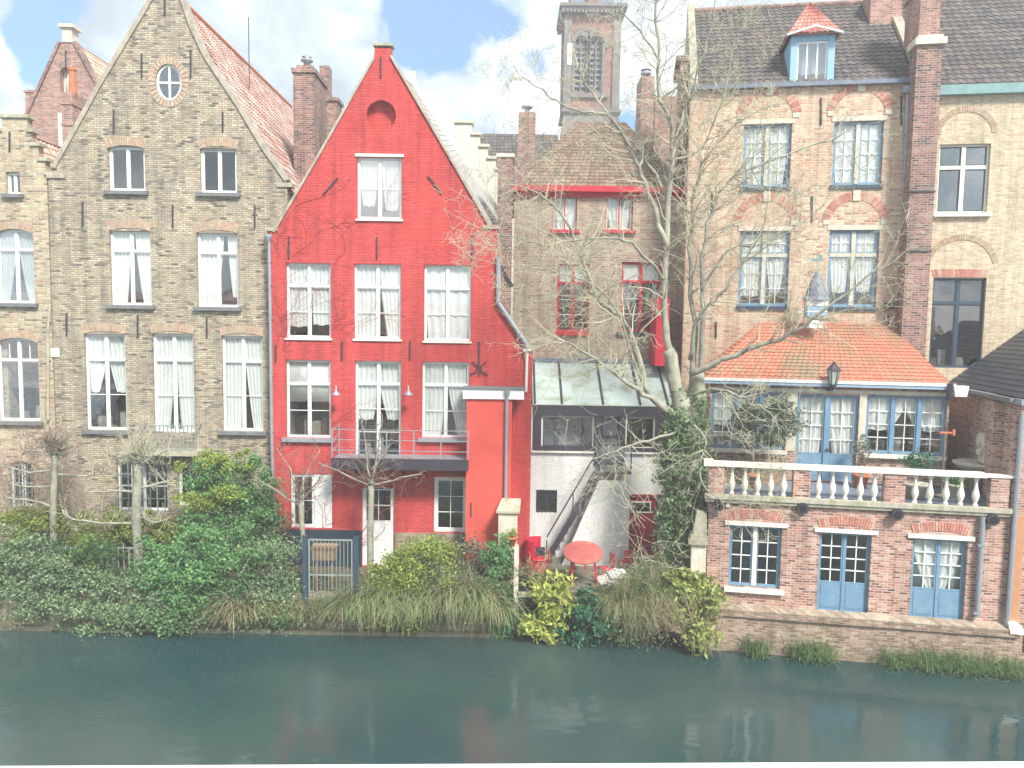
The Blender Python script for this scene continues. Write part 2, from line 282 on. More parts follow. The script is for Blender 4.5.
class MB:
    def __init__(s): s.v = []; s.f = []; s.uv = None
    def add(s, vs, fs):
        b = len(s.v); s.v += [tuple(q) for q in vs]; s.f += [tuple(b+i for i in f) for f in fs]; return s
    def box(s, x0, x1, y0, y1, z0, z1):
        return s.add([(x0,y0,z0),(x1,y0,z0),(x1,y1,z0),(x0,y1,z0),(x0,y0,z1),(x1,y0,z1),(x1,y1,z1),(x0,y1,z1)],
              [(0,3,2,1),(4,5,6,7),(0,1,5,4),(1,2,6,5),(2,3,7,6),(3,0,4,7)])
    def prism(s, poly, y0, y1, holes=()):
        loops = [[Vector((a, b, 0)) for a, b in L] for L in [poly, *holes]]
        tris = tessellate_polygon(loops); flat = [p for L in loops for p in L]; n = len(flat)
        base = len(s.v); s.v += [(p.x, y0, p.y) for p in flat] + [(p.x, y1, p.y) for p in flat]
        s.f += [tuple(base+i for i in t) for t in tris] + [tuple(base+n+i for i in t) for t in tris]
        k = 0
        for L in loops:
            m = len(L)
            for i in range(m):
                a = base+k+i; b = base+k+(i+1) % m; s.f.append((a, b, b+n, a+n))
            k += m
        return s
    def bar(s, p, q, a, b=None):
        p = Vector(p); q = Vector(q); b = b or a; d = (q-p).normalized()
        h = Vector((0, 1, 0)) if abs(d.y) < .9 else Vector((1, 0, 0))
        x = d.cross(h).normalized(); y = d.cross(x).normalized()
        vs = []
        for c in (p, q):
            for i, j in ((-1,-1),(1,-1),(1,1),(-1,1)): vs.append(c + x*a/2*i + y*b/2*j)
        return s.add(vs, [(0,1,2,3),(7,6,5,4),(0,4,5,1),(1,5,6,2),(2,6,7,3),(3,7,4,0)])
    def tube(s, pts, rad, n=6):
        pts = [Vector(p) for p in pts]; k = len(pts)
        if isinstance(rad, (int, float)): rad = [rad]*k
        base = len(s.v)
        for i, p in enumerate(pts):
            d = (pts[min(i+1, k-1)] - pts[max(i-1, 0)]).normalized()
            h = Vector((0, 0, 1)) if abs(d.z) < .9 else Vector((1, 0, 0))
            x = d.cross(h).normalized(); y = d.cross(x)
            for j in range(n):
                a = 2*math.pi*j/n; s.v.append(tuple(p + (x*math.cos(a)+y*math.sin(a))*rad[i]))
        for i in range(k-1):
            for j in range(n):
                a = base+i*n+j; b = base+i*n+(j+1) % n; s.f.append((a, b, b+n, a+n))
        s.f.append(tuple(base+j for j in range(n))[::-1]); s.f.append(tuple(base+(k-1)*n+j for j in range(n)))
        return s
    def lathe(s, c, prof, n=12):
        c = Vector(c); base = len(s.v)
        for r, z in prof:
            for j in range(n):
                a = 2*math.pi*j/n; s.v.append((c.x+r*math.cos(a), c.y+r*math.sin(a), c.z+z))
        for i in range(len(prof)-1):
            for j in range(n):
                a = base+i*n+j; b = base+i*n+(j+1) % n; s.f.append((a, b, b+n, a+n))
        s.f.append(tuple(base+j for j in range(n))[::-1]); s.f.append(tuple(base+(len(prof)-1)*n+j for j in range(n)))
        return s
    def hull(s, quad4, dvec):      # quad extruded along a vector
        q = [Vector(p) for p in quad4]; d = Vector(dvec); n = len(q)
        return s.add(q+[p+d for p in q], [tuple(range(n)), tuple(range(2*n-1, n-1, -1))]+[(i, (i+1) % n, (i+1) % n+n, i+n) for i in range(n)])
def link_mesh(name, v, f, mat, smooth=False, uv=None):
    me = bpy.data.meshes.new(name); me.from_pydata(v, [], f); me.materials.append(mat)
    if uv is not None:
        L = me.uv_layers.new(name='UVMap'); L.data.foreach_set('uv', np.asarray(uv, dtype=np.float32).ravel())
    else:
        bm = bmesh.new(); bm.from_mesh(me); bmesh.ops.recalc_face_normals(bm, faces=bm.faces[:]); bm.to_mesh(me); bm.free()
    if smooth: me.polygons.foreach_set('use_smooth', [True]*len(me.polygons))
    me.update()
    o = bpy.data.objects.new(name, me); C.objects.link(o); return o
def setp(o, label=None, cat=None, group=None, kind=None):
    for k, v in (('label', label), ('category', cat), ('group', group), ('kind', kind)):
        if v: o[k] = v
    return o
class Thing:
    """an Empty at the thing's base; parts come in coordinates of the frame"""
    def __init__(s, name, fr, base, label, cat, group=None):
        s.fr = fr; s.b = Vector(base); s.e = bpy.data.objects.new(name, None); C.objects.link(s.e)
        s.e.location = fr.w(*base); s.e.rotation_euler = (0, 0, fr.yaw); setp(s.e, label, cat, group)
    def part(s, name, mb, mat, parent=None, smooth=False, label=None, kind=None):
        if isinstance(mat, str): mat = M[mat]
        b = s.b; o = link_mesh(name, [(x-b.x, y-b.y, z-b.z) for x, y, z in mb.v], mb.f, mat, smooth, mb.uv)
        o.parent = parent or s.e; setp(o, label, kind=kind); return o
def islands(T, name, mb, mat, **k):
    for i in range(0, len(mb.v), 8):
        q = MB(); q.v = mb.v[i:i+8]; q.f = [tuple(j-i for j in f) for f in mb.f if i <= f[0] < i+8]; T.part(name, q, mat, **k)
def single(name, fr, base, mb, mat, label=None, cat=None, group=None, kind=None, smooth=False):
    if isinstance(mat, str): mat = M[mat]
    b = Vector(base); o = link_mesh(name, [(x-b.x, y-b.y, z-b.z) for x, y, z in mb.v], mb.f, mat, smooth, mb.uv)
    o.location = fr.w(*base); o.rotation_euler = (0, 0, fr.yaw); return setp(o, label, cat, group, kind)
def copy_tree(o, parent=None):
    c = o.copy(); C.objects.link(c); c.parent = parent
    for ch in list(o.children): copy_tree(ch, c)
    return c
W0 = Frame(0, 0, 0)

def arc(u0, u1, zs, rise, n=12):     # points left->right over the top
    if rise <= .001: return [(u0, zs), (u1, zs)]
    h = (u1-u0)/2; r = (h*h+rise*rise)/(2*rise); cz = zs+rise-r; a = math.asin(min(1, h/r))
    if rise > h: a = math.pi/2; 
    return [((u0+u1)/2 + r*math.sin(-a+2*a*i/n), cz + r*math.cos(-a+2*a*i/n)) for i in range(n+1)]
def opening(b, rise=0):              # hole polygon for a window rect (u0,u1,z0,z1); z1 is the crown
    u0, u1, z0, z1 = b
    return [(u0, z0), (u0, z1-rise)] + arc(u0, u1, z1-rise, rise)[1:-1] + [(u1, z1-rise), (u1, z0)] if rise > .001 else [(u0, z0), (u0, z1), (u1, z1), (u1, z0)]
def voussoirs(mb, u0, u1, zs, rise, wdt, y0=-.02, y1=.06, bw=.075):
    pin = arc(u0, u1, zs, rise, 64) if rise > .001 else [(u0+(u1-u0)*i/64, zs) for i in range(65)]
    L = 0; 
    for a, b in zip(pin, pin[1:]): L += math.dist(a, b)
    n = max(3, int(L/bw))
    h = (u1-u0)/2; 
    if rise > .001: r = (h*h+rise*rise)/(2*rise); cz = zs+rise-r
    else: r = 3*h; cz = zs-r*.9
    cx = (u0+u1)/2
    for i in range(n):
        t0 = i/n*64; t1 = (i+.82)/n*64
        def P(t):
            k = min(63, int(t)); f = t-k; return (pin[k][0]*(1-f)+pin[k+1][0]*f, pin[k][1]*(1-f)+pin[k+1][1]*f)
        a, b = P(t0), P(t1)
        def out(p):
            d = Vector((p[0]-cx, p[1]-cz)).normalized()*wdt; return (p[0]+d.x, p[1]+d.y)
        jit = random.uniform(-.003, .003)
        mb.prism([a, b, out(b), out(a)], y0+jit, y1)
def window(T, b, frame='white', sash=None, bars=None, mull=None, ncol=2, transom=None, up=(1, 1), lo=(1, 1), fwid=.05, mw=.055,
           rise=0, rec=.12, glass='glass', curtain=0, sill=None, arch=None, panel=0, name='window', sw=.034, inner=.9, panelmat=None, handle=False, sillw=.12, sillh=.13, blind=None, bt=.024):
    """a window or glazed door set in opening b of thing T"""
    u0, u1, z0, z1 = b; sash = sash or frame; bars = bars or sash; d = rec
    f = MB(); g = .004
    f.box(u0+g, u0+fwid, d, d+.09, z0+g, z1-rise-g); f.box(u1-fwid, u1-g, d, d+.09, z0+g, z1-rise-g)
    f.box(u0+fwid, u1-fwid, d+.003, d+.09, z0+g, z0+fwid)
    if rise > .001:
        ao = arc(u0+g, u1-g, z1-rise, rise-g); ai = arc(u0+fwid, u1-fwid, z1-rise-.02, max(.02, rise-fwid*.6))
        f.prism(ao + ai[::-1], d+.002, d+.09)
    else: f.box(u0+fwid, u1-fwid, d+.003, d+.09, z1-fwid, z1-g)
    fo = T.part(name, f, frame)
    cu0, cu1, cz0, cz1 = u0+fwid, u1-fwid, z0+fwid, z1-fwid
    mo = MB()
    zt = None
    if transom:
        zt = z1-(z1-z0)*transom; mo.box(cu0, cu1, d-.012, d+.085, zt-mw*.45, zt+mw*.45)
    cw = (cu1-cu0-mw*(ncol-1))/ncol
    for i in range(1, ncol):
        x = cu0+i*cw+(i-1)*mw; mo.box(x, x+mw, d-.006-(.02 if mull else 0), d+.088, cz0, cz1+(fwid*.5 if rise else 0))
    if mo.v: T.part('mullion', mo, mull or frame, fo)
    sm, bm_ = MB(), MB(); pm = MB()
    rows = [(cz0, (zt-mw*.45) if zt else cz1, lo)] + ([(zt+mw*.45, cz1, up)] if zt else [])
    for (a, c, (nx, ny)) in rows:
        for i in range(ncol):
            x0 = cu0+i*(cw+mw); x1 = x0+cw; zb = a
            if panel and a == cz0:
                zb = a+(z1-z0)*panel; pm.box(x0, x1, d+.02, d+.07, a, zb); pm.box(x0+.08, x1-.08, d+.008, d+.02, a+.08, zb-.05)
            sm.box(x0+.002, x0+sw, d+.012, d+.07, zb, c); sm.box(x1-sw, x1-.002, d+.012, d+.07, zb, c)
            sm.box(x0+sw, x1-sw, d+.014, d+.07, zb+.002, zb+sw); sm.box(x0+sw, x1-sw, d+.014, d+.07, c-sw, c-.002)
            for k in range(1, nx):
                x = x0+sw+(x1-x0-2*sw)*k/nx; bm_.box(x-bt/2, x+bt/2, d+.026, d+.062, zb+sw, c-sw)
            for k in range(1, ny):
                z = zb+sw+(c-zb-2*sw)*k/ny; bm_.box(x0+sw, x1-sw, d+.029, d+.06, z-bt/2, z+bt/2)
    T.part('sash', sm, sash, fo)
    if bm_.v: T.part('glazing_bars', bm_, bars, fo)
    if pm.v: T.part('door_panel', pm, panelmat or frame, fo)
    if handle: T.part('handle', MB().box((u0+u1)/2+.03, (u0+u1)/2+.16, d-.06, d-.02, z0+1.0, z0+1.03), 'iron', fo)
    pz0 = z0+fwid+((z1-z0)*panel if panel else 0)
    gm = MB()
    if rise > .001: gm.prism([(cu0, pz0), (cu0, z1-rise-.02)]+arc(cu0, cu1, z1-rise-.02, max(.02, rise-fwid*.6))[1:-1]+[(cu1, z1-rise-.02), (cu1, pz0)], d+.042, d+.048)
    else: gm.box(cu0, cu1, d+.042, d+.048, pz0, cz1)
    T.part('pane', gm, glass, fo)
    if curtain:
        cm = MB(); H = z1-pz0-rise*.5; W_ = u1-u0
        def drape(xa, xb, xc, ztop, zbot, yb):
            # pleated sheet, gathered towards xc at its foot
            nn = 26; mm = 8; vs = []; ph = random.uniform(0, 6); gth = random.uniform(.35, .9)
            for j in range(mm+1):
                t = j/mm; z = ztop+(zbot-ztop)*t
                for i in range(nn+1):
                    s_ = i/nn; x = xa+(xb-xa)*s_; x = x+(xc+(x-xc)*gth-x)*(t**1.4)*(1 if xc is not None else 0)
                    vs.append((x, yb+.025*math.sin(s_*30+ph+.7*math.sin(t*3))+.01*math.sin(s_*71), z+.02*math.sin(s_*9)*(j == mm)))
            cm.add(vs, [(j*(nn+1)+i, j*(nn+1)+i+1, (j+1)*(nn+1)+i+1, (j+1)*(nn+1)+i) for j in range(mm) for i in range(nn)])
        yb = d+.085
        if curtain == 1:      # two tied-back drapes
            w2 = W_*random.uniform(.44, .54)
            drape(u0+.02, u0+w2, u0+.1, z1-.02-rise*.5, pz0+.02, yb); drape(u1-w2, u1-.02, u1-.1, z1-.02-rise*.5, pz0+.02, yb+.01)
        elif curtain == 2:    # full nets with gap
            drape(u0+.02, (u0+u1)/2-.04, (u0+u1)/2-W_*.25, z1-.02-rise*.5, pz0+H*random.uniform(.1, .2), yb); drape((u0+u1)/2+.02, u1-.02, u1-W_*.25, z1-.02-rise*.5, pz0+H*random.uniform(.1, .2), yb+.01)
        elif curtain == 3:    # upper half draped, clutter below
            drape(u0+.02, (u0+u1)/2+.1, u0+.15, z1-.02-rise*.5, pz0+H*.38, yb); drape((u0+u1)/2-.1, u1-.02, u1-.15, z1-.02-rise*.5, pz0+H*.38, yb+.06)
        elif curtain == 5:    # one drape pulled aside
            drape(u0+.02, u0+W_*.62, u0+.12, z1-.02-rise*.5, pz0+.02, yb); drape(u1-W_*.3, u1-.02, u1-.06, z1-.02-rise*.5, pz0+.3, yb+.02)
        elif curtain == 6:    # blind half down
            cm.box(u0+.03, u1-.03, yb, yb+.01, pz0+H*.45, z1-.03-rise)
        elif curtain == 4:    # plain full net
            drape(u0+.02, u1-.02, (u0+u1)/2, z1-.02-rise*.5, pz0+.02, yb)
            cm.box(u0+.02, u1-.02, yb+.08, yb+.083, pz0, z1-rise)
        T.part('curtain', cm, 'curtain', fo, smooth=True)
    if curtain == 3 or inner > 1:
        k = MB()
        for q in range(5):
            a = random.uniform(u0+.1, u1-.35); hgt = random.uniform(.15, .55)
            k.box(a, a+random.uniform(.12, .3), d+.3+q*.02, d+.5+q*.02, z0, z0+.1+hgt)
        T.part('things_on_window_board', k, 'clutter', fo)
    if sill:
        T.part('sill', MB().box(u0-sillw, u1+sillw, -.02-sillw, d+.0, z0-sillh, z0-.004), sill, fo)
    if arch:
        mat, zs, ri, wd = arch; a = MB()
        ext = .0
        voussoirs(a, u0-ext, u1+ext, zs, ri, wd); T.part('arch', a, mat, fo)
    return fo

def roof(T, name, p00, p10, p11, p01, mat, tw=.24, th=.30, amp=.022, parent=None, flat=False, thick=.12):
    """tiled slope: p00->p10 runs along the eave, p01/p11 on the ridge"""
    p00, p10, p11, p01 = map(Vector, (p00, p10, p11, p01))
    Lu = max((p10-p00).length, (p11-p01).length); Lv = max((p01-p00).length, (p11-p10).length)
    nrm = (p10-p00).cross(p01-p00)
    if nrm.length < 1e-6: nrm = (p10-p00).cross(p11-p00)
    nrm.normalize()
    if nrm.z < 0: nrm = -nrm
    nt_ = max(2, round(Lu/tw)); nr = max(2, round(Lv/th)); su = 1 if flat else 5
    nu = nt_*su; mb = MB(); rows = []
    for r_ in range(nr):
        rows += [(r_/nr+1e-4, 1.0, r_), (((r_+1)/nr), 0.0, r_)]
    vs = []
    for (v, st, r_) in rows:
        for i in range(nu+1):
            u = i/nu; a = p00.lerp(p10, u); b = p01.lerp(p11, u); p = a.lerp(b, v)
            h = (0 if flat else amp*math.sin(2*math.pi*i/su)) + st*(.028 if not flat else .016) + random.uniform(-.003, .003)
            vs.append(tuple(p+nrm*h))
    k = nu+1; fs = []; uv = []
    for j in range(len(rows)-1):
        for i in range(nu):
            fs.append((j*k+i, j*k+i+1, (j+1)*k+i+1, (j+1)*k+i))
            r_ = rows[j][2]+.5; u_ = (i+.5)/su
            off = .5*(rows[j][2] % 2) if flat else 0
            uv += [(u_+off, r_)]*4
    b = len(vs); q = [p00, p10, p11, p01]; vs += [tuple(p-nrm*.01) for p in q]+[tuple(p-nrm*thick) for p in q]
    for f in ((0, 1, 2, 3), (7, 6, 5, 4), (0, 4, 5, 1), (1, 5, 6, 2), (2, 6, 7, 3), (3, 7, 4, 0)):
        fs.append(tuple(b+i for i in f)); uv += [(.5, .5)]*4
    mb.v = vs; mb.f = fs; mb.uv = uv
    return T.part(name, mb, mat, parent)
def body(T, u0, u1, D, z0, zt, mat, y0=.3, inner=True):
    """side walls and back wall of a house whose front wall stands at y=0"""
    s = MB(); s.box(u0+.01, u0+.3, y0, D, z0, zt); s.box(u1-.3, u1-.01, y0, D, z0, zt); islands(T, 'side_wall', s, mat)
    T.part('back_wall', MB().box(u0+.3, u1-.3, D-.3, D-.002, z0, zt), mat)
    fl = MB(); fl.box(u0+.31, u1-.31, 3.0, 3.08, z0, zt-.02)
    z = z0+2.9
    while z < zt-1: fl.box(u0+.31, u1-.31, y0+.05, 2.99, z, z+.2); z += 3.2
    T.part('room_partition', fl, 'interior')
def gable_back(T, poly, D, mat): T.part('back_gable', MB().prism(poly, D-.3, D-.003), mat)
def anchor(T, fr, px, y0, y1, y=0, tilt=0, cross=False):
    a = fr.px(px, y0, y); b = fr.px(px+tilt, y1, y); mb = MB().bar((a[0], y-.03, a[1]), (b[0], y-.03, b[1]), .045, .04)
    if cross:
        for s in (-1, 1):
            c = (b[0], b[1]); mb.tube([(c[0]+s*.30, y-.05, c[1]+.05), (c[0]+s*.09, y-.05, c[1]+.16), (c[0]+s*.06, y-.05, c[1]+.34), (c[0]+s*.24, y-.05, c[1]+.50)], .025, 5)
    T.part('wall_anchor', mb, 'iron')
def downpipe(T, fr, pts, r=.05, y=-.09, mat='zinc', brackets=True):
    P = [(lambda q: Vector((q[0], y, q[1])))(fr.px(a, b, y)) for a, b in pts]
    mb = MB().tube(P, r, 10); L = (P[-1]-P[0]).length
    if brackets:
        for k in range(1, int(L/1.6)+1):
            t = k/(int(L/1.6)+1)*(len(P)-1); i = min(int(t), len(P)-2); q = P[i].lerp(P[i+1], t-i); mb.box(q.x-r-.015, q.x+r+.015, y-r*.9, 0, q.z-.02, q.z+.02)
    T.part('downpipe', mb, mat, smooth=False)

# ================================================================== ground and water
WY = 24.0
G = Frame(0, 0, 0)
single('canal_water', W0, (0, 10, 0), MB().add([(-400, -3.5, 0), (400, -3.5, 0), (400, 60, 0), (-400, 60, 0)], [(0, 1, 2, 3)]), 'water', kind='structure')
gz = 1.3
M['wetbeam'] = m_plain('wet_timber', (.13, .12, .09), .7, .4, 3, dirt=(.06, .08, .03), dirt_amt=.8)
single('ground', W0, (0, 30, 0), MB().box(-500, 500, WY+.35, 1500, -1, gz), 'soil', kind='structure')
single('quay', W0, (-15, WY, 0), MB().box(-60, 6.3, WY, WY+.35, -1, gz-.25).box(-60, -2.1, WY-.05, WY+.4, gz-.25, gz-.08), 'quay', kind='structure')
single('waterline_beam', W0, (-7, WY, 0), MB().box(-40, .1, WY-.28, WY-.02, -.3, .10), 'wetbeam', kind='structure')

# ================================================================== tan gabled brick house
F1 = Frame(0, 27.0)
def pp(fr, pts, y=0): return [fr.px(a, b, y) for a, b in pts]
def build_tan():
    fr = F1; D = 14.0
    u0 = fr.px(52, 300)[0]; u1 = fr.px(288, 300)[0]
    c = fr.px(172, -12)
    outl = [(u0, gz)] + [(u0, fr.px(50, 172)[1])] + pp(fr, [(57, 160), (100, 85), (157, -10)]) + [(fr.px(160, -14)[0], fr.px(160, -14)[1]), fr.px(178, -14)] + pp(fr, [(190, 25), (205, 57), (237, 105), (264, 150), (284, 177)]) + [(u1, fr.px(288, 182)[1]), (u1, gz)]
    T = Thing('brick_house', fr, ((u0+u1)/2, 0, gz), 'tan weathered brick house with a steep gable, round top window and dark iron ties', 'house')
    W = {}
    specs = [((108, 146, 145, 191), dict(rise=.08, fwid=.07, curtain=0, arch=('t', .3), sill='sillstone')),
             ((200, 148, 237, 193), dict(rise=.04, fwid=.07, curtain=0, arch=('t', .3), sill='sillstone')),
             ((110, 231, 151, 305), dict(transom=.27, curtain=1, arch=('t', .3), sill='sillstone')),
             ((197, 233, 238, 307), dict(transom=.27, curtain=5, arch=('t', .3), sill='sillstone')),
             ((85, 334, 126, 430), dict(transom=.27, lo=(1, 2), curtain=3, arch=('t', .28), sill='sillstone')),
             ((153, 334, 194, 432), dict(transom=.27, lo=(1, 2), curtain=1, inner=2, arch=('t', .28))),
             ((222, 336, 263, 431), dict(transom=.27, lo=(1, 2), curtain=1, arch=('t', .28), sill='sillstone')),
             ((117, 462, 168, 511), dict(lo=(2, 2), curtain=0, name='barred_window')),
             ((178, 466, 200, 506), dict(ncol=1, lo=(2, 2), curtain=0))]
    holes = []; todo = []
    for (x0, y0, x1, y1), k in specs:
        b = fr.box(x0, y0, x1, y1); r_ = k.get('rise', 0); holes.append(opening(b, r_)); todo.append((b, k))
    # round window
    cx, cz = fr.px(168.5, 82); ru = fr.px(181.5, 82)[0]-cx; rz = fr.px(168.5, 64)[1]-cz
    rr = (ru+rz)/2; ov = [(cx+ru*math.cos(2*math.pi*i/28), cz+rz*math.sin(2*math.pi*i/28)) for i in range(28)]
    holes.append(ov)
    T.part('front_wall', MB().prism(outl, 0, .3, holes), 'tan')
    for b, k in todo:
        k = dict(k)
        if 'arch' in k: k['arch'] = ('voussoirtan', b[3]-k.get('rise', 0)+.005, max(.10, k.get('rise', 0)), k['arch'][1])
        window(T, b, **k)
    # bars in front of the low window
    b = todo[7][0]; g = MB()
    for i in range(7): x = b[0]+(b[1]-b[0])*(i+.5)/7; g.box(x-.012, x+.012, .02, .045, b[2], b[3])
    for z in (.25, .5, .75): g.box(b[0], b[1], .046, .06, b[2]+(b[3]-b[2])*z-.012, b[2]+(b[3]-b[2])*z+.012)
    T.part('window_bars', g, 'galv')
    ring = [(cx+(ru-.07)*math.cos(2*math.pi*i/28), cz+(rz-.07)*math.sin(2*math.pi*i/28)) for i in range(28)]
    fo = T.part('round_window', MB().prism([(cx+(ru-.004)*math.cos(2*math.pi*i/28), cz+(rz-.004)*math.sin(2*math.pi*i/28)) for i in range(28)], .06, .15, [ring]), 'white')
    T.part('glazing_bars', MB().box(cx-.03, cx+.03, .07, .13, cz-rz+.06, cz+rz-.06).box(cx-ru+.06, cx+ru-.06, .073, .127, cz-.03, cz+.03), 'white', fo)
    T.part('pane', MB().prism(ring, .1, .106), 'glasstop', fo)
    a = MB(); n = 30
    for i in range(n):
        t0 = 2*math.pi*i/n; t1 = t0+2*math.pi/n*.8
        a.prism([(cx+(ru+.01)*math.cos(t0), cz+(rz+.01)*math.sin(t0)), (cx+(ru+.01)*math.cos(t1), cz+(rz+.01)*math.sin(t1)), (cx+(ru+.24)*math.cos(t1), cz+(rz+.24)*math.sin(t1)), (cx+(ru+.24)*math.cos(t0), cz+(rz+.24)*math.sin(t0))], -.015, .05)
    T.part('arch', a, 'voussoirtan', fo)
    for q in [(83, 202, 226), (173, 205, 228), (255, 205, 228), (67, 313, 336), (138, 315, 338), (207, 317, 338), (114, 110, 133), (223, 112, 132), (142, 54, 78), (191, 50, 78), (165, -4, 16)]: anchor(T, fr, *q)
    # verge coping on both slopes
    cp = MB()
    P = pp(fr, [(54, 168), (100, 85), (157, -10)]); Q = pp(fr, [(179, -12), (191, 25), (206, 57), (238, 105), (265, 150), (287, 181)])
    for L in (P, Q):
        for a_, b_ in zip(L, L[1:]): cp.bar((a_[0], .12, a_[1]+.02), (b_[0], .12, b_[1]+.02), .15, .36)
    T.part('coping', cp, 'coping')
    kn = MB(); a_ = fr.px(50, 174); kn.box(a_[0]-.1, a_[0]+.55, -.06, .34, a_[1]-.14, a_[1]); a_ = fr.px(291, 183); kn.box(a_[0]-.5, a_[0]+.05, -.06, .34, a_[1]-.14, a_[1]); islands(T, 'kneeler_stone', kn, 'coping')
    zt = fr.px(50, 190)[1]
    body(T, u0, u1, D, gz, zt, 'tan')
    e0 = Vector((u0-.05, .25, zt-.1)); e1 = Vector((u1+.1, .25, fr.px(288, 192)[1])); rz_ = fr.px(171, -8)[1]; ru_ = fr.px(171, -8)[0]
    roof(T, 'roof', (u1+.1, .28, e1.z), (u1+.1, D, e1.z), (ru_, D, rz_), (ru_, .28, rz_), 'pantile')
    roof(T, 'roof', (u0-.05, .28, e0.z), (u0-.05, D, e0.z), (ru_, D, rz_-.02), (ru_, .28, rz_-.02), 'pantile')
    gable_back(T, [(u0+.02, zt-.05), (ru_, rz_-.25), (u1-.02, zt-.05)], D, 'tan')
    T.part('ridge_tile', MB().tube([(ru_, .3, rz_+.02), (ru_, D, rz_+.02)], .11, 8), 'terracotta')
    # small vent tile in the wall
    b = fr.box(51, 348, 60, 357); T.part('vent', MB().box(b[0], b[1], -.03, .0, b[2], b[3]).box(b[0]+.05, b[1]-.05, -.036, -.03, b[2]+.05, b[3]-.05), 'stepwhite')
    # slim iron balconet under the middle window
    bb = fr.box(147, 424, 202, 447); g = MB()
    for i in range(15):
        x = bb[0]+(bb[1]-bb[0])*i/14; g.box(x-.014, x+.014, -.55, -.52, bb[2], bb[3])
    for y in (0, 1, 2, 3): pass
    g.box(bb[0], bb[1], -.553, -.515, bb[3], bb[3]+.03); g.box(bb[0], bb[1], -.553, -.515, bb[2]-.01, bb[2]+.02)
    for x in (bb[0], bb[1]): g.box(x-.015, x+.015, -.51, 0, bb[3], bb[3]+.03)
    gb = T.part('balconet', g, 'galv'); T.part('balconet_floor', MB().box(bb[0]-.1, bb[1]+.1, -.6, -.001, bb[2]-.22, bb[2]-.05), 'mossystone')
    # tall chimney
    y = 3.2; x0, zt_ = fr.px(293, 72, y); x1 = fr.px(314, 72, y)[0]; zb = fr.px(300, 190, y)[1]-1.0
    ch = T.part('chimney', MB().box(x0, x1, y, y+2.0, zb, zt_).box(x0-.06, x1+.06, y-.06, y+2.06, zt_-.02, zt_+.14).box(x0+.1, x1-.1, y+.1, y+1.9, zt_+.14, zt_+.3), 'darkbrick')
    T.part('chimney_pot', MB().lathe(((x0+x1)/2, y+.5, zt_+.3), [(.13, 0), (.13, .2), (.24, .26), (.24, .3), (.1, .36), (.2, .42)], 12), 'zinc', ch, smooth=True)
build_tan()

# ================================================================== far left stepped-gable house
def build_step():
    fr = F1; T = None
    u1 = fr.px(51, 300)[0]-.01; uc = fr.px(15, 140)[0]; u0 = 2*uc-u1
    xs = [fr.px(a, b) for a, b in ((27, 118), (31, 132), (38, 146), (45, 161), (51, 175))]
    pr = []
    zprev = None
    right = []
    for i, (x, z) in enumerate(xs):
        right += [(x, z)] + ([(x, xs[i+1][1])] if i+1 < len(xs) else [])
    right[-1] = (u1, xs[-1][1])
    left = [(2*uc-x, z) for x, z in right][::-1]
    outl = [(u0, gz)] + left + right + [(u1, gz)]
    T = Thing('stepped_gable_house', fr, ((u0+u1)/2, 0, gz), 'ochre brick house with a stepped gable at the left edge of the row', 'house')
    sp = [((6, 172, 20, 194), dict(ncol=2, fwid=.05, mw=.04, sill='sillstone')),
          ((-4, 229, 34, 303), dict(transom=.28, rise=.16, sill='sillstone', curtain=1, glass='glasstop', arch=1)),
          ((-3, 338, 39, 421), dict(transom=.27, up=(2, 1), rise=.16, sill='sillstone', curtain=0, arch=1, inner=2)),
          ((9, 461, 34, 507), dict(rise=.28, lo=(1, 2), curtain=0, mw=.05))]
    holes = []; todo = []
    for q, k in sp:
        b = fr.box(*q); holes.append(opening(b, k.get('rise', 0))); todo.append((b, k))
    T.part('front_wall', MB().prism(outl, 0, .3, holes), 'tan2')
    for b, k in todo:
        k = dict(k)
        if k.get('arch'): k['arch'] = ('voussoirtan', b[3]-k['rise']+.005, k['rise'], .26)
        window(T, b, **k)
    b = todo[3][0]; g = MB()
    for i in range(6): x = b[0]+(b[1]-b[0])*(i+.5)/6; g.box(x-.012, x+.012, .0, .03, b[2], b[3]-.1)
    T.part('window_bars', g, 'galv')
    cp = MB()
    for i, (x, z) in enumerate(xs):
        xi = xs[i-1][0] if i else uc
        for s in (1, -1):
            a_, b_ = sorted((uc+s*(xi-uc)-(.02*s if i else 0), uc+s*(x-uc)+.09*s))
            if i == 0 and s == -1: continue
            if i == 0: a_ = 2*uc-x-.09
            cp.box(a_, b_, -.07+.002*i, .37, z, z+.11)
    islands(T, 'step_coping', cp, 'mossystone')
    zt = fr.px(51, 195)[1]; D = 8.5
    body(T, u0, u1, D, gz, zt, 'tan2')
    rz_ = xs[0][1]-.35
    roof(T, 'roof', (u1-.02, .3, zt), (u1-.02, D, zt), (uc, D, rz_), (uc, .3, rz_), 'pantilepale')
    roof(T, 'roof', (u0, .3, zt), (u0, D, zt), (uc, D, rz_-.01), (uc, .3, rz_-.01), 'pantilepale')
    gable_back(T, [(u0+.02, zt), (uc, rz_-.2), (u1-.02, zt)], D, 'tan2')
    anchor(T, fr, 10, 132, 152)
    downpipe(T, fr, [(50, 305), (48, 330), (48, 420)], .045, mat='mossystone')
build_step()

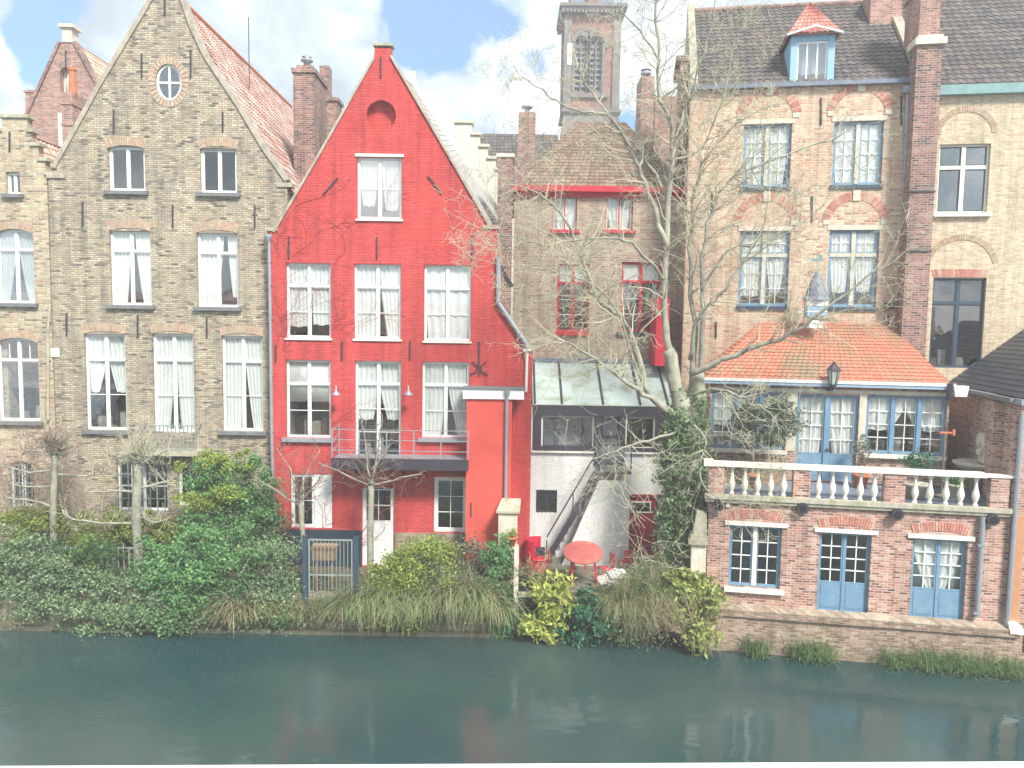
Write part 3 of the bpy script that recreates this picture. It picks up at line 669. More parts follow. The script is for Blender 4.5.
# ================================================================== old red brick house behind
def build_back_red():
    fr = Frame(0, 35.5); D = 8
    u0 = fr.px(22, 140)[0]; u1 = fr.px(112, 140)[0]; zt = fr.px(100, 133)[1]; a = fr.px(64, 38)
    T = Thing('old_brick_house', fr, ((u0+u1)/2, 0, gz), 'old red brick gabled house behind with a statue niche and narrow chimney stack', 'house')
    nb = fr.box(60, 67, 74, 94)
    T.part('front_wall', MB().prism([(u0, gz), (u0, fr.px(22, 125)[1]), fr.px(60, 42), fr.px(75, 42), (u1, fr.px(107, 102)[1]), (u1, gz)], 0, .3, [opening(nb, .25)]), 'redbrown')
    T.part('niche_back', MB().box(nb[0]-.05, nb[1]+.05, .31, .36, nb[2]-.05, nb[3]+.05), 'stepwhite')
    T.part('statue', MB().lathe(((nb[0]+nb[1])/2, .2, nb[2]), [(.16, 0), (.13, .3), (.17, .55), (.12, .72), (.05, .76), (.09, .84), (.02, .95)], 10), 'stone', smooth=True)
    x0, z0 = fr.px(60, 40); x1 = fr.px(75, 40)[0]; zt2 = fr.px(66, 28)[1]
    T.part('gable_finial', MB().box(x0+.12, x1-.12, -.05, .5, z0-.1, zt2).box(x0, x1, -.15, .6, zt2, zt2+.15), 'stone')
    b = fr.box(59, 113, 65, 152); T.part('window', MB().box(b[0], b[1], -.05, .0, b[2], b[3]), 'white')
    zl = fr.px(24, 90)[1]; xl = fr.px(20, 90)[0]
    T.part('corner_turret', MB().box(xl, xl+1.3, .35, 1.6, gz, zl).box(xl-.05, xl+1.35, .3, 1.65, zl, zl+.1), 'redbrown')
    # narrow stack with a lean-to behind it
    y = -3.0; b = fr.box(63, 92, 74, 230, y)
    T.part('chimney', MB().box(b[0], b[1], y, y+2.4, gz, b[3]).box(b[0]-.04, b[1]+.04, y-.04, y+2.44, b[3]-.5, b[3]-.4).box(b[0]-.04, b[1]+.04, y-.04, y+2.44, b[3]-1.35, b[3]-1.25), 'redbrown')
    T.part('chimney_pot', MB().lathe(((b[0]+b[1])/2+.1, y+.3, b[3]), [(.16, 0), (.13, .9), (.17, .95), (.17, 1.05)], 10), 'terracotta')
    body(T, u0+.4, u1, D, gz, zt, 'redbrown')
    rz_ = fr.px(68, 38)[1]; ru = fr.px(68, 38)[0]; ze = fr.px(107, 106)[1]-.1
    roof(T, 'roof', (u1, .3, ze), (u1, D, ze), (ru, D, rz_), (ru, .3, rz_), 'pantilepale')
    roof(T, 'roof', (u0, .3, ze-1), (u0, D, ze-1), (ru, D, rz_-.01), (ru, .3, rz_-.01), 'pantilepale')
    cp = MB(); 
    for L in ([(22, 126), (60, 42)], [(75, 42), (108, 103)]):
        q = pp(fr, L); cp.bar((q[0][0], .1, q[0][1]), (q[1][0], .1, q[1][1]), .12, .4)
    T.part('coping', cp, 'darkbrick')
    anchor(T, fr, 66, 50, 68)
build_back_red()

# ================================================================== red painted house
F2 = Frame(0, 26.6)
def build_red():
    fr = F2; D = 8.4
    P = lambda x, y: fr.px(x, y)
    u0 = P(272, 400)[0]; u1 = P(497, 270)[0]; u2 = P(531, 450)[0]
    outl = [(u0, gz), (u0, P(272, 232)[1])] + [P(276, 230), P(373, 62), P(375, 48), P(391, 48), P(392, 60), P(489, 224)] + [(u1, P(497, 225)[1]), (u1, P(497, 305)[1]), P(528, 347), (u2, P(531, 352)[1]), (u2, gz)]
    T = Thing('red_house', fr, ((u0+u2)/2, 0, gz), 'bright red painted brick house with tall white windows and a pointed gable', 'house')
    sp = [((357, 157, 402, 219), dict(lo=(1, 2), curtain=2, sill='palestone', sillw=.04, sillh=.07, glass='glasstop')),
          ((286, 263, 331, 338), dict(transom=.31, lo=(1, 2), curtain=2, sill='palestone', sillw=.04, sillh=.07)),
          ((354, 264, 401, 339), dict(transom=.31, lo=(1, 2), curtain=1, inner=2, sill='palestone', sillw=.04, sillh=.07)),
          ((424, 265, 471, 341), dict(transom=.31, lo=(1, 2), curtain=4, sill='palestone', sillw=.04, sillh=.07)),
          ((286, 360, 331, 438), dict(transom=.31, lo=(1, 2), curtain=6, inner=2, sill='zinc')),
          ((355, 361, 401, 458), dict(transom=.24, lo=(1, 3), curtain=3)),
          ((422, 362, 469, 438), dict(transom=.31, lo=(1, 2), curtain=1, sill='zinc', inner=2)),
          ((291, 474, 332, 528), dict(ncol=1, lo=(1, 1), skip=1)),
          ((362, 487, 394, 566), dict(ncol=1, lo=(2, 2), panel=.52, fwid=.10, rise=.05, rec=.08, name='door', handle=False)),
          ((434, 477, 467, 532), dict(ncol=1, lo=(2, 3), fwid=.11, rec=.03))]
    holes = []; todo = []
    for q, k in sp:
        b = fr.box(*q); holes.append(opening(b, k.get('rise', 0))); todo.append((b, k))
    cx, cz = P(381, 115.5); rr = P(396, 115)[0]-cx
    # recessed roundel: hole backed by a disc 10 cm in
    circ = [(cx+rr*math.cos(2*math.pi*i/36), cz+rr*math.sin(2*math.pi*i/36)) for i in range(36)]; holes.append(circ)
    T.part('front_wall', MB().prism(outl, 0, .3, holes), 'red')
    T.part('roundel', MB().prism([(cx+(x-cx)*1.03, cz+(z-cz)*1.03) for x, z in circ], .302, .34).add([], []), 'red', label='recessed round panel')
    for b, k in todo:
        k = dict(k)
        if k.pop('skip', 0):
            u_ = b[0]+(b[1]-b[0])*.58
            window(T, (b[0], u_, b[2], b[3]), fwid=.08, ncol=1, lo=(2, 2), rec=.05)
            T.part('shutter_panel', MB().box(u_, b[1]-.004, .03, .08, b[2]+.004, b[3]-.004).box(b[1]-.07, b[1]-.006, .012, .03, b[2]+.006, b[3]-.006).box(u_, u_+.06, .012, .03, b[2]+.006, b[3]-.006), 'white')
        else: window(T, b, **k)
    # head board over the top window
    b = todo[0][0]; T.part('window_head', MB().box(b[0]-.06, b[1]+.06, -.05, .0, b[3]+.003, b[3]+.1), 'palestone')
    cp = MB()
    for L in ([(274, 232), (322, 150), (374, 58)], [(391, 56), (440, 140), (490, 226)]):
        q = pp(fr, L)
        for a_, b_ in zip(q, q[1:]): cp.bar((a_[0], .13, a_[1]), (b_[0], .13, b_[1]), .08, .40)
    a_ = P(383, 46); cp.box(a_[0]-.33, a_[0]+.33, -.06, .4, a_[1], a_[1]+.09)
    T.part('coping', cp, 'coping')
    kn = MB(); a_ = P(265, 232); b_ = P(278, 228); kn.box(a_[0], b_[0], -.05, .33, b_[1]-.1, b_[1]); a_ = P(483, 225); b_ = P(499, 229); kn.box(a_[0], b_[0], -.05, .33, b_[1]-.0, b_[1]+.12); islands(T, 'kneeler_stone', kn, 'coping')
    for q in [(381, 57, 78), (289, 236, 259), (377, 237, 259), (472, 235, 260), (276, 345, 362), (342, 341, 360), (410, 341, 360)]: anchor(T, fr, *q)
    anchor(T, fr, 338, 178, 195, tilt=-15); anchor(T, fr, 428, 176, 194, tilt=14); anchor(T, fr, 479, 341, 376, cross=True)
    # gooseneck wall lamps
    for x in (338, 409):
        p = fr.p3(x, 391); L = MB().tube([p, p+Vector((0, -.22, .16)), p+Vector((.03, -.42, .20)), p+Vector((.05, -.5, .05))], .022, 6)
        lo = T.part('wall_lamp', L, 'zinc'); T.part('lamp_shade', MB().lathe(p+Vector((.05, -.5, -.10)), [(.16, 0), (.14, .04), (.05, .13), (.03, .18)], 12), 'zinc', lo, smooth=True)
    # plinth
    a_ = P(273, 529)[1]; x1 = P(362, 540)[0]; T.part('plinth', MB().box(u0+.01, x1, -.04, 0, gz, a_), 'plinth')
    # pebble-dashed lower wall to the right of the door
    x0 = P(395, 560)[0]; x1 = P(468, 560)[0]; T.part('plinth', MB().box(x0, x1, -.05, 0, gz, P(430, 533)[1]), 'quay')
    downpipe(T, fr, [(269, 238), (270, 300), (272, 450), (275, 560)], .055)
    h = P(269, 240); T.part('hopper', MB().lathe((h[0], -.09, h[1]-.1), [(.07, 0), (.12, .12), (.15, .2), (.15, .28)], 8), 'zinc')
    # sloping gutter and pipes on the right flank
    q = pp(fr, [(497, 257), (497, 303), (529, 350)]); T.part('gutter', MB().tube([(q[0][0]+.05, -.1, q[0][1]), (q[1][0]+.05, -.1, q[1][1]), (q[2][0]+.05, -.1, q[2][1])], .085, 8), 'zinc')
    q = pp(fr, [(497, 262), (512, 285)]); T.part('gutter', MB().bar((q[0][0], 1.2, q[0][1]), (q[1][0], 1.4, q[1][1]), .16, .1), 'iron')
    downpipe(T, fr, [(527, 356), (526, 392)], .05, mat='palestone'); h = P(527, 356); T.part('hopper', MB().lathe((h[0], -.09, h[1]), [(.05, 0), (.07, .12), (.15, .18), (.15, .26)], 8), 'palestone')
    # walls, roof
    zt = P(272, 240)[1]
    body(T, u0, u1, D, gz, zt, 'red'); T.part('lean_wing', MB().prism([(u1+.01, gz), (u1+.01, P(497, 307)[1]), (P(527, 349)[0], P(527, 349)[1]), (u2-.02, gz)], .302, D-1), 'darkbrick')
    ru, rz_ = P(383, 58)
    be = fr.p3(499, 215, D); br_ = fr.p3(411, 84, D); bz = br_.z
    roof(T, 'roof', (u1+.02, .3, zt), (be.x, D, be.z), (br_.x, D, bz), (ru, .3, rz_), 'slategrey', flat=True, tw=.3, th=.26)
    roof(T, 'roof', (u0-.02, .3, zt), (u0-.02, D, zt+.3), (br_.x, D, bz-.01), (ru, .3, rz_-.01), 'slategrey', flat=True, tw=.3, th=.26)
    gp = [(u0, zt-.1), (u0, zt+.5), (br_.x-.2, bz+.18), (br_.x-.2, bz+.55), (br_.x+.2, bz+.55), (br_.x+.2, bz+.18), (be.x+.12, be.z+.12), (be.x+.12, zt-.1)]
    T.part('back_gable', MB().prism(gp, D, D+.3), 'stepwhite')
    # balcony
    b = fr.box(332, 460, 468, 469, -1.1); f = MB().box(b[0], b[1], -1.1, 0, b[2], b[3])
    bo = T.part('balcony', f, 'zinc'); T.part('balcony_edge', MB().box(b[0]-.02, b[1]+.02, -1.13, -1.1, b[2]-.03, b[3]+.04), 'anthracite', bo)
    r_ = MB(); zt_ = b[3]+1.0
    for i in range(6): x = b[0]+(b[1]-b[0])*i/5; r_.box(x-.02, x+.02, -1.09, -1.05, b[3], zt_)
    for z in (.3, .65, 1.0): r_.box(b[0], b[1], -1.085, -1.06, b[3]+z-.012, b[3]+z+.012)
    for z in (.3, .65, 1.0): r_.box(b[0]-.01, b[0]+.015, -1.06, 0, b[3]+z-.012, b[3]+z+.012)
    r_.box(b[0]-.02, b[0]+.02, -.05, -.01, b[3], zt_)
    T.part('railing', r_, 'zinc', bo)
    br = MB()
    for x in (b[0]+.6, (b[0]+b[1])/2, b[1]-.4): br.hull([(x-.05, 0, b[2]), (x-.05, -.6, b[2]), (x-.05, 0, b[2]-.4)], (.1, 0, 0))
    T.part('bracket', br, 'anthracite', bo)
    # projecting annex
    b = fr.box(466, 391, 511, 557, -.9); b2 = fr.box(463, 390, 524, 399, -.92)
    an = T.part('annex', MB().box(b[0], b[1], -.9, 0, gz, b2[2]), 'redannex', label='orange-red smooth annex')
    T.part('fascia', MB().box(b2[0], b2[1], -.98, 0, b2[2], b2[3]), 'white', an)
    T.part('annex_roof', MB().hull([(b2[0]-.02, -1.0, b2[3]), (b2[1]+.02, -1.0, b2[3]), (b2[1]+.02, 0, b2[3]), (b2[0]-.02, 0, b2[3])], (0, 0, .06)), 'sillstone', an)
    q = fr.px(507, 395, -1.0); T.part('downpipe', MB().tube([(q[0], -1.0, q[1]), (q[0], -1.0, fr.px(505, 508, -1.0)[1])], .055, 10), 'zinc', an)
    T.part('hopper', MB().lathe((q[0], -1.02, q[1]-.05), [(.06, 0), (.1, .12), (.1, .2)], 8), 'zinc', an)
    q = fr.px(471, 510, -.9); T.part('wall_anchor', MB().box(q[0]-.02, q[0]+.02, -.93, -.9, q[1]-.25, q[1]+.25), 'iron', an)
    T.part('plinth', MB().box(b[0]-.02, b[1]+.02, -.93, 0, gz, gz+.35), 'plinth', an)
build_red()

# party wall and slim dark chimney stack between red and brown house
def slab_thing(name, fr, b, y0, y1, mat, label, cat, cap=None):
    T = Thing(name, fr, ((b[0]+b[1])/2, y0, b[2]), label, cat)
    T.part('stack', MB().box(b[0], b[1], y0, y1, b[2], b[3]), mat)
    if cap: T.part('cap', MB().box(b[0]-.06, b[1]+.06, y0-.06, y1+.06, b[3], b[3]+.12), cap)
    return T
F3 = Frame(0, 30.5)
b = F3.box(497, 157, 512, 300, -1.5); T_ = slab_thing('brick_stack', F3, (b[0], b[1], gz, b[3]), -1.5, .5, 'darkbrick', 'slim dark brick stack rising between the red house and the brown house', 'chimney', 'stepwhite')

# ================================================================== brown house behind the conservatory
def build_brown():
    fr = F3; D = 8
    P = lambda x, y: fr.px(x, y)
    u0 = P(513, 300)[0]; u1 = P(685, 300)[0]; ze = P(600, 190)[1]
    T = Thing('brown_brick_house', fr, ((u0+u1)/2, 0, gz), 'brown brick house with red gutter and red windows behind the bare tree', 'house')
    sp = [((553, 193, 577, 230), dict(frame='redpaint', sash='white', fwid=.04, sill='redpaint', curtain=4)),
          ((606, 195, 633, 230), dict(frame='redpaint', sash='white', fwid=.04, sill='redpaint', curtain=4)),
          ((557, 264, 589, 332), dict(transom=.28, frame='redpaint', sash='redpaint', bars='white', lo=(1, 3), fwid=.06, sill='redpaint')),
          ((621, 262, 661, 332), dict(transom=.28, frame='redpaint', sash='redpaint', bars='white', lo=(1, 3), fwid=.06, sill='sillstone'))]
    holes = []; todo = []
    for q, k in sp: b = fr.box(*q); holes.append(opening(b)); todo.append((b, k))
    T.part('front_wall', MB().prism([(u0, gz), (u0, ze), (u1, ze), (u1, gz)], 0, .3, holes), 'brown')
    for b, k in todo: window(T, b, **k)
    for b, k in todo[2:]:
        T.part('fanlight_board', MB().box(b[0]+.1, b[1]-.1, .2, .24, b[3]-(b[3]-b[2])*.26, b[3]-.1), 'curtain')
    T.part('gutter', MB().bar((u0-.1, -.15, ze), (u1+.1, -.15, ze), .22, .3).box(u0, u1, -.05, 0, ze-.3, ze-.11), 'redpaint')
    body(T, u0, u1, D, gz, ze-.02, 'brown')
    y = 4.6; c = fr.px(598, 122, y); e = ze-.02; r0 = c[0]-.9; r1 = c[0]+1.2
    roof(T, 'roof', (u0-.1, -.05, e), (u1+.1, -.05, e), (r1, y, c[1]), (r0, y, c[1]), 'browntile')
    roof(T, 'roof', (u0-.1, D, e), (u0-.1, -.05, e), (r0, y, c[1]), (r0-.01, y+.01, c[1]), 'browntile')
    roof(T, 'roof', (u1+.1, -.05, e), (u1+.1, D, e), (r1+.01, y+.01, c[1]), (r1, y, c[1]), 'browntile')
    roof(T, 'roof', (u1+.1, D, e), (u0-.1, D, e), (r0, y+.02, c[1]), (r1, y+.02, c[1]), 'browntile')
    # red plank shutter box
    b = fr.box(656, 298, 669, 366, -1.4); T.part('shutter_box', MB().box(b[0], b[1], -1.4, -.0, b[2], b[3]), 'redpaint')
    # tall chimney at left, with pot; leaning lower part
    y = 2.2; b = fr.box(518, 112, 535, 200, y); ch = T.part('chimney', MB().box(b[0], b[1], y, y+1.4, b[2], b[3]).box(b[0]-.12, b[1]+.08, y-.05, y+1.45, b[2], b[3]-2.2), 'darkbrick')
    T.part('chimney_pot', MB().lathe(((b[0]+b[1])/2, y+.5, b[3]), [(.1, 0), (.1, .25), (.24, .3), (.24, .36), (.05, .42)], 10), 'zinc', ch)
    y = 6.0; b = fr.box(640, 76, 653, 190, y); ch = T.part('chimney', MB().box(b[0], b[1], y, y+1.4, b[2]-1, b[3]), 'redbrown')
    T.part('chimney_pot', MB().lathe(((b[0]+b[1])/2, y+.6, b[3]), [(.12, 0), (.12, .2), (.26, .25), (.26, .3), (.2, .4), (.26, .45)], 10), 'zinc', ch)
    y = 7.0; b = fr.box(653, 96, 684, 190, y); T.part('chimney', MB().box(b[0]+.05, b[1], y, y+1.6, b[2]-1, b[3]), 'redbrown')
build_brown()

# ================================================================== conservatory with white wall and stair
F4 = Frame(0, 28.0)
def build_conservatory():
    fr = F4; P = lambda x, y: fr.px(x, y)
    u0 = P(523, 500)[0]; u1 = P(672, 500)[0]; zs = P(590, 452)[1]; zt = P(590, 406)[1]; D = 2.48
    T = Thing('conservatory', fr, ((u0+u1)/2, 0, gz), 'glazed conservatory with dark frames on a whitewashed wall below the brown house', 'conservatory')
    hs = [fr.box(536, 490, 557, 513), fr.box(628, 497, 658, 556)]; dr = fr.box(597, 448, 622, 490)
    ud0, ud1 = dr[0], dr[1]; zdoor = fr.px(610, 466)[1]
    outl = [(u0, gz-.02), (u0, zs), (ud0, zs), (ud0, zdoor), (ud1, zdoor), (ud1, zs), (u1, zs), (u1, gz-.02)]
    T.part('white_wall', MB().prism(outl, 0, .3, [opening(h) for h in hs]), 'whitebrick')
    s = MB(); s.box(u0+.01, u0+.25, .302, D, gz, zt); s.box(u1-.25, u1-.01, .302, D, gz, zt); islands(T, 'side_wall', s, 'whitebrick')
    ge = (u0, u1); fu0 = P(533, 440)[0]; fu1 = P(668, 440)[0]
    T.part('white_corner', MB().box(u0, fu0-.002, .002, .3, zs, zt), 'whitebrick')
    bt_ = P(590, 416)[1]; xa = P(594, 440)[0]; xb = P(601, 440)[0]; xc = P(619, 440)[0]; xd = P(625, 440)[0]; xe = P(655, 440)[0]
    f = MB(); f.box(fu0, fu1, -.08, .2, bt_, zt); f.box(fu0, P(541, 440)[0], -.05, .2, zs, bt_); f.box(fu0, xa, -.053, .2, zs+.01, P(560, 446)[1]); f.box(xd, fu1, -.053, .2, zs+.01, P(640, 448)[1])
    f.box(xa, xb, -.06, .2, zdoor, bt_); f.box(xc, xd, -.06, .2, zdoor, bt_); f.box(xe, fu1, -.05, .2, zs, bt_)
    fo = T.part('frame', f, 'anthracite')
    T.part('sill', MB().box(fu0-.05, xa, -.12, -.054, zs-.03, zs+.03).box(xd, fu1+.05, -.12, -.054, zs-.03, zs+.03), 'palestone', fo)
    w0 = MB().box(P(541, 440)[0], xa, .08, .086, zs+.1, bt_); T.part('pane', w0, 'glass', fo); T.part('pane', MB().box(xd, xe, .08, .086, zs+.1, bt_), 'glass', fo)
    wf = MB(); 
    for a_, c_ in ((P(541, 440)[0], xa), (xd, xe)):
        zb = zs+.12; wf.box(a_, a_+.06, .03, .14, zb, bt_); wf.box(c_-.06, c_, .03, .14, zb, bt_); wf.box(a_, c_, .033, .14, bt_-.07, bt_-.002); wf.box(a_, c_, .033, .14, zb, zb+.07)
    T.part('sash', wf, 'palestone', fo)
    df = MB().box(xb, xb+.08, .03, .1, zdoor, bt_).box(xc-.08, xc, .03, .1, zdoor, bt_).box(xb, xc, .033, .1, zdoor, zdoor+.16).box(xb, xc, .033, .1, zdoor+1.0, zdoor+1.08)
    do = T.part('door', df, 'anthracite'); T.part('pane', MB().box(xb+.08, xc-.08, .06, .066, zdoor+.16, bt_), 'glass', do)
    # things inside
    k = MB(); random.seed(5)
    for i in range(12): a_ = random.uniform(fu0+.4, fu1-.6); y = random.uniform(.5, 1.6); k.box(a_, a_+random.uniform(.2, .6), y, y+.3, zs-.3, zs+random.uniform(.1, .8))
    k.box(fu0+.2, fu1-.2, .4, D, zs-.35, zs-.3); T.part('furniture', k, 'clutter')
    # sloping milky roof
    y1 = 2.47; zr = fr.px(600, 362, y1)[1]; ur0 = u0+.3; ur1 = u1-.02
    T.part('glass_roof', MB().hull([(ur0, -.1, zt+.02), (ur1, -.1, zt+.02), (ur1, y1, zr), (ur0, y1, zr)], (0, 0, .03)), 'milk')
    rb = MB()
    for px in (535, 562, 603, 640, 668):
        x = P(px, 405)[0]; rb.bar((x, -.1, zt+.08), (x, y1, zr+.08), .06, .08)
    islands(T, 'roof_bar', rb, 'anthracite'); T.part('roof_flashing', MB().box(ur0-.3, ur1, y1-.16, y1, zr-.02, zr+.13), 'lead')
    # small barred window, red door
    window(T, hs[0], frame='anthracite', ncol=2, fwid=.04, mw=.03, name='small_window')
    g = MB(); b = hs[0]
    for i in range(5): x = b[0]+(b[1]-b[0])*(i+.5)/5; g.box(x-.012, x+.012, .01, .03, b[2], b[3])
    T.part('window_bars', g, 'iron')
    b = hs[1]; d = T.part('door', MB().box(b[0], b[1], .08, .13, gz, b[3]), 'darkdoor', label='burgundy door with a small pane')
    q = fr.box(632, 503, 650, 512); T.part('frame', MB().box(q[0]-.05, q[1]+.05, .05, .08, q[2]-.05, q[2]).box(q[0]-.05, q[1]+.05, .05, .08, q[3], q[3]+.05).box(q[0]-.05, q[0], .05, .08, q[2], q[3]).box(q[1], q[1]+.05, .05, .08, q[2], q[3]), 'palestone', d); T.part('pane', MB().box(q[0], q[1], .07, .078, q[2], q[3]), 'black', d)
    T.part('lintel', MB().box(b[0]-.1, b[1]+.1, -.02, .0, b[3], b[3]+.1), 'darkdoor', d)
    # steps
    y0, y1_ = -1.0, -.02; zl = zdoor; xl0 = P(597, 490)[0]-.05; xr = P(622, 490)[0]+.15
    st = MB(); n = 12; xbot = fr.px(548, 548, -1)[0]
    for i in range(n):
        t = i/n; x = xl0+(xbot-xl0)*t; z = zl-(zl-gz)*(i+1)/(n+.0); st.box(x-(xl0-xbot)/n, x, y0, y1_, z-.0, z+.05)
    st.box(xl0, xr, y0, y1_, zl-.06, zl); so = T.part('stair', st, 'sillstone')
    T.part('stringer', MB().bar((xl0, y0-.03, zl-.10), (xbot-.1, y0-.03, gz+.14), .20, .06).bar((xl0, y0-.03, zl-.05), (xr, y0-.03, zl-.05), .06, .18), 'anthracite', so)
    T.part('under_stair_wall', MB().prism([(xbot+.5, gz), (xl0, zl-.35), (xr, zl-.35), (xr, gz)], y0+.05, y0+.12), 'whitebrick', so)
    h = MB(); hp = .95
    h.tube([(xl0, y0, zl+hp*.9), (xbot-.05, y0, gz+hp+.1)], .028, 6)
    for t in (0, .5, 1): x = xl0+(xbot-.05-xl0)*t; z0_ = zl+(gz-zl)*t; h.tube([(x, y0, z0_), (x, y0, z0_+hp)], .025, 6)
    T.part('handrail', h, 'anthracite', so)
    bl = MB()
    for x in (xl0, xr): bl.box(x-.02, x+.02, y0-.02, y0+.02, zl, zl+.95)
    bl.box(xl0, xr, y0-.02, y0+.02, zl+.93, zl+.97); T.part('balustrade', bl, 'anthracite', so)
    T.part('balustrade_pane', MB().box(xl0+.03, xr-.03, y0-.005, y0+.003, zl+.1, zl+.9), 'glass', so)
build_conservatory()

# ================================================================== tall salmon brick house
YAW = -R(9.5)
FR = Frame(6.42, 23.25, YAW)        # wing front wall; local y grows into the buildings
YT = 5.3; YB = 2.75
def build_salmon():
    fr = FR; y = YT; P = lambda a, b: fr.px(a, b, y)
    class S:       # frame shifted to the facade
        pass
    F = Frame(*fr.w(0, y, 0).xy, YAW); P = F.px
    u0 = P(684, 300)[0]; u1 = P(912, 300)[0]; ze = P(800, 86)[1]; D = 8
    T = Thing('salmon_brick_house', F, ((u0+u1)/2, 0, gz), 'tall salmon and buff brick house with blue windows, red arches and a dormer', 'house')
    sp = [((743, 124, 791, 187), dict(up=(1, 1), lo=(2, 4), curtain=4), (766, 97)),
          ((833, 121, 883, 185), dict(lo=(2, 4), curtain=4), (860, 93)),
          ((739, 231, 789, 306), dict(transom=.32, up=(2, 2), lo=(2, 3), curtain=2), (763, 199)),
          ((828, 230, 878, 307), dict(transom=.32, up=(2, 2), lo=(1, 1), curtain=2), (854, 197))]
    holes = []; todo = []
    for q, k, a in sp: b = F.box(*q); holes.append(opening(b)); todo.append((b, k, a))
    T.part('front_wall', MB().prism([(u0, gz), (u0, ze), (u1, ze), (u1, gz)], 0, .3, holes), 'salmon')
    for b, k, a in todo:
        window(T, b, frame='blue', sash='blue', bars='white', mull='stone', fwid=.06, sw=.05, mw=.14, rec=.10, sill='navy', sillw=.05, arch=('voussoir', b[3]+.35, (b[1]-b[0])/2*.82, .3), **k)
        ex = MB().box(b[0]-.08, b[1]+.08, -.03, .0, b[3]+.004, b[3]+.16)
        for x in (b[0]-.22, b[1]+.02): ex.box(x-.02, x+.2, -.035, -.0, b[3]+.2, b[3]+.36)
        cx = (b[0]+b[1])/2; zc = b[3]+.35+(b[1]-b[0])/2*.82; ex.box(cx-.12, cx+.12, -.05, 0, zc-.02, zc+.34)
        T.part('lintel', ex, 'stone')
    for q in [(821, 98, 125), (901, 96, 125), (812, 196, 222), (712, 194, 216), (716, 322, 338), (888, 316, 336)]: anchor(T, F, *q)
    body(T, u0, u1, D, gz, ze-.02, 'salmon')
    T.part('gutter', MB().bar((u0-.02, -.12, ze+.02), (u1, -.12, ze+.02), .14, .18), 'lead')
    yr = 4.4; fr2 = F.px(800, 7, yr)[1]
    roof(T, 'roof', (u0+.2, -.1, ze+.08), (u1-.2, -.1, ze+.08), (u1-.2, yr, fr2), (u0+.2, yr, fr2), 'darktile', tw=.27, th=.3)
    roof(T, 'roof', (u0+.2, D, ze+.08), (u1-.2, D, ze+.08), (u1-.2, yr, fr2-.01), (u0+.2, yr, fr2-.01), 'darktile', tw=.27, th=.3)
    T.part('ridge_tile', MB().tube([(u0+.2, yr, fr2+.04), (u1-.2, yr, fr2+.04)], .13, 8), 'darkbrick')
    sl = (fr2-ze)/(yr)
    for (a_, b_, nm) in ((u0-.02, u0+.25, 'left'), (u1-.28, u1+.05, 'right')):
        g = MB().hull([(a_, -.02, ze-.2), (a_, -.02, ze+.25), (a_, yr, fr2+.35), (a_, D, ze+.2), (a_, D, ze-.2)], (b_-a_, 0, 0)); T.part('gable_parapet', g, 'coping')
    # right parapet stacks
    for (px, py, yy) in ((886, -12, 3.0), ):
        a_ = F.px(px-11, py, yy); T.part('chimney', MB().box(u1-1.1, u1+.02, yy, yy+1.4, ze+1, a_[1]), 'redbrown')
    a_ = F.px(664, 62, 2.2); q = F.px(700, 62, 2.2)[0]; T.part('chimney', MB().box(u0-.35, u0-.03, 1.3, 3.8, ze-2, a_[1]-.3).box(u0-.02-.5, u0-.03, 1.2, 3.9, a_[1]-.3, a_[1]-.1), 'darkbrick')
    # dormer
    b = F.box(786, 34, 838, 84, -.0); dz = b[2]; d0 = -.02; wd = b[0]+.15, b[1]-.12
    top = b[3]-.05
    dm = T.part('dormer', MB().box(wd[0], wd[0]+.22, d0, 2.6, dz+.0, top).box(wd[1]-.22, wd[1], d0, 2.6, dz, top).box(wd[0]+.22, wd[1]-.22, d0+.003, .25, dz, dz+.1).prism([(wd[0]+.22, top-.18), (wd[1]-.22, top-.18), (wd[1]-.22, top), ((wd[0]+wd[1])/2, top+.25), (wd[0]+.22, top)], d0+.003, .25), 'palebluepaint')
    w0 = wd[0]+.22; w1 = wd[1]-.22; f = MB()
    f.box(w0, w0+.06, .05, .12, dz+.1, top-.18); f.box(w1-.06, w1, .05, .12, dz+.1, top-.18); 
    for i in (1, 2): x = w0+(w1-w0)*i/3; f.box(x-.025, x+.025, .053, .12, dz+.1, top-.18)
    f.box(w0, w1, .056, .11, top-.26, top-.182); T.part('sash', f, 'white', dm); T.part('pane', MB().box(w0, w1, .08, .086, dz+.1, top-.18), 'glasstop', dm)
    T.part('curtain', MB().box(w0, w1, .3, .31, dz+.1, top-.2), 'curtain', dm)
    uc = (wd[0]+wd[1])/2; hz = F.px(812, 2, 0.6)[1]
    ra = [(wd[0]-.15, -.25, top-.02), (uc, -.25, top+.28), (wd[1]+.15, -.25, top-.02)]
    zr = hz+.1
    roof(T, 'dormer_roof', (wd[0]-.16, 2.8, top), (wd[0]-.16, -.25, top), (uc, .9, zr), (uc, 2.8, zr), 'dormertile', parent=dm, tw=.2, th=.22, thick=.05)
    roof(T, 'dormer_roof', (wd[1]+.16, -.25, top), (wd[1]+.16, 2.8, top), (uc, 2.8, zr), (uc, .9, zr), 'dormertile', parent=dm, tw=.2, th=.22, thick=.05)
    roof(T, 'dormer_roof', (wd[0]-.16, -.25, top+.0), (wd[1]+.16, -.25, top+.0), (uc+.01, .9, zr), (uc-.01, .9, zr), 'dormertile', parent=dm, tw=.2, th=.22, thick=.05)
    T.part('bargeboard', MB().bar((wd[0]-.2, -.3, top-.05), (uc, -.3, top+.22), .05, .1).bar((wd[1]+.2, -.3, top-.05), (uc, -.3, top+.22), .05, .1), 'white', dm)
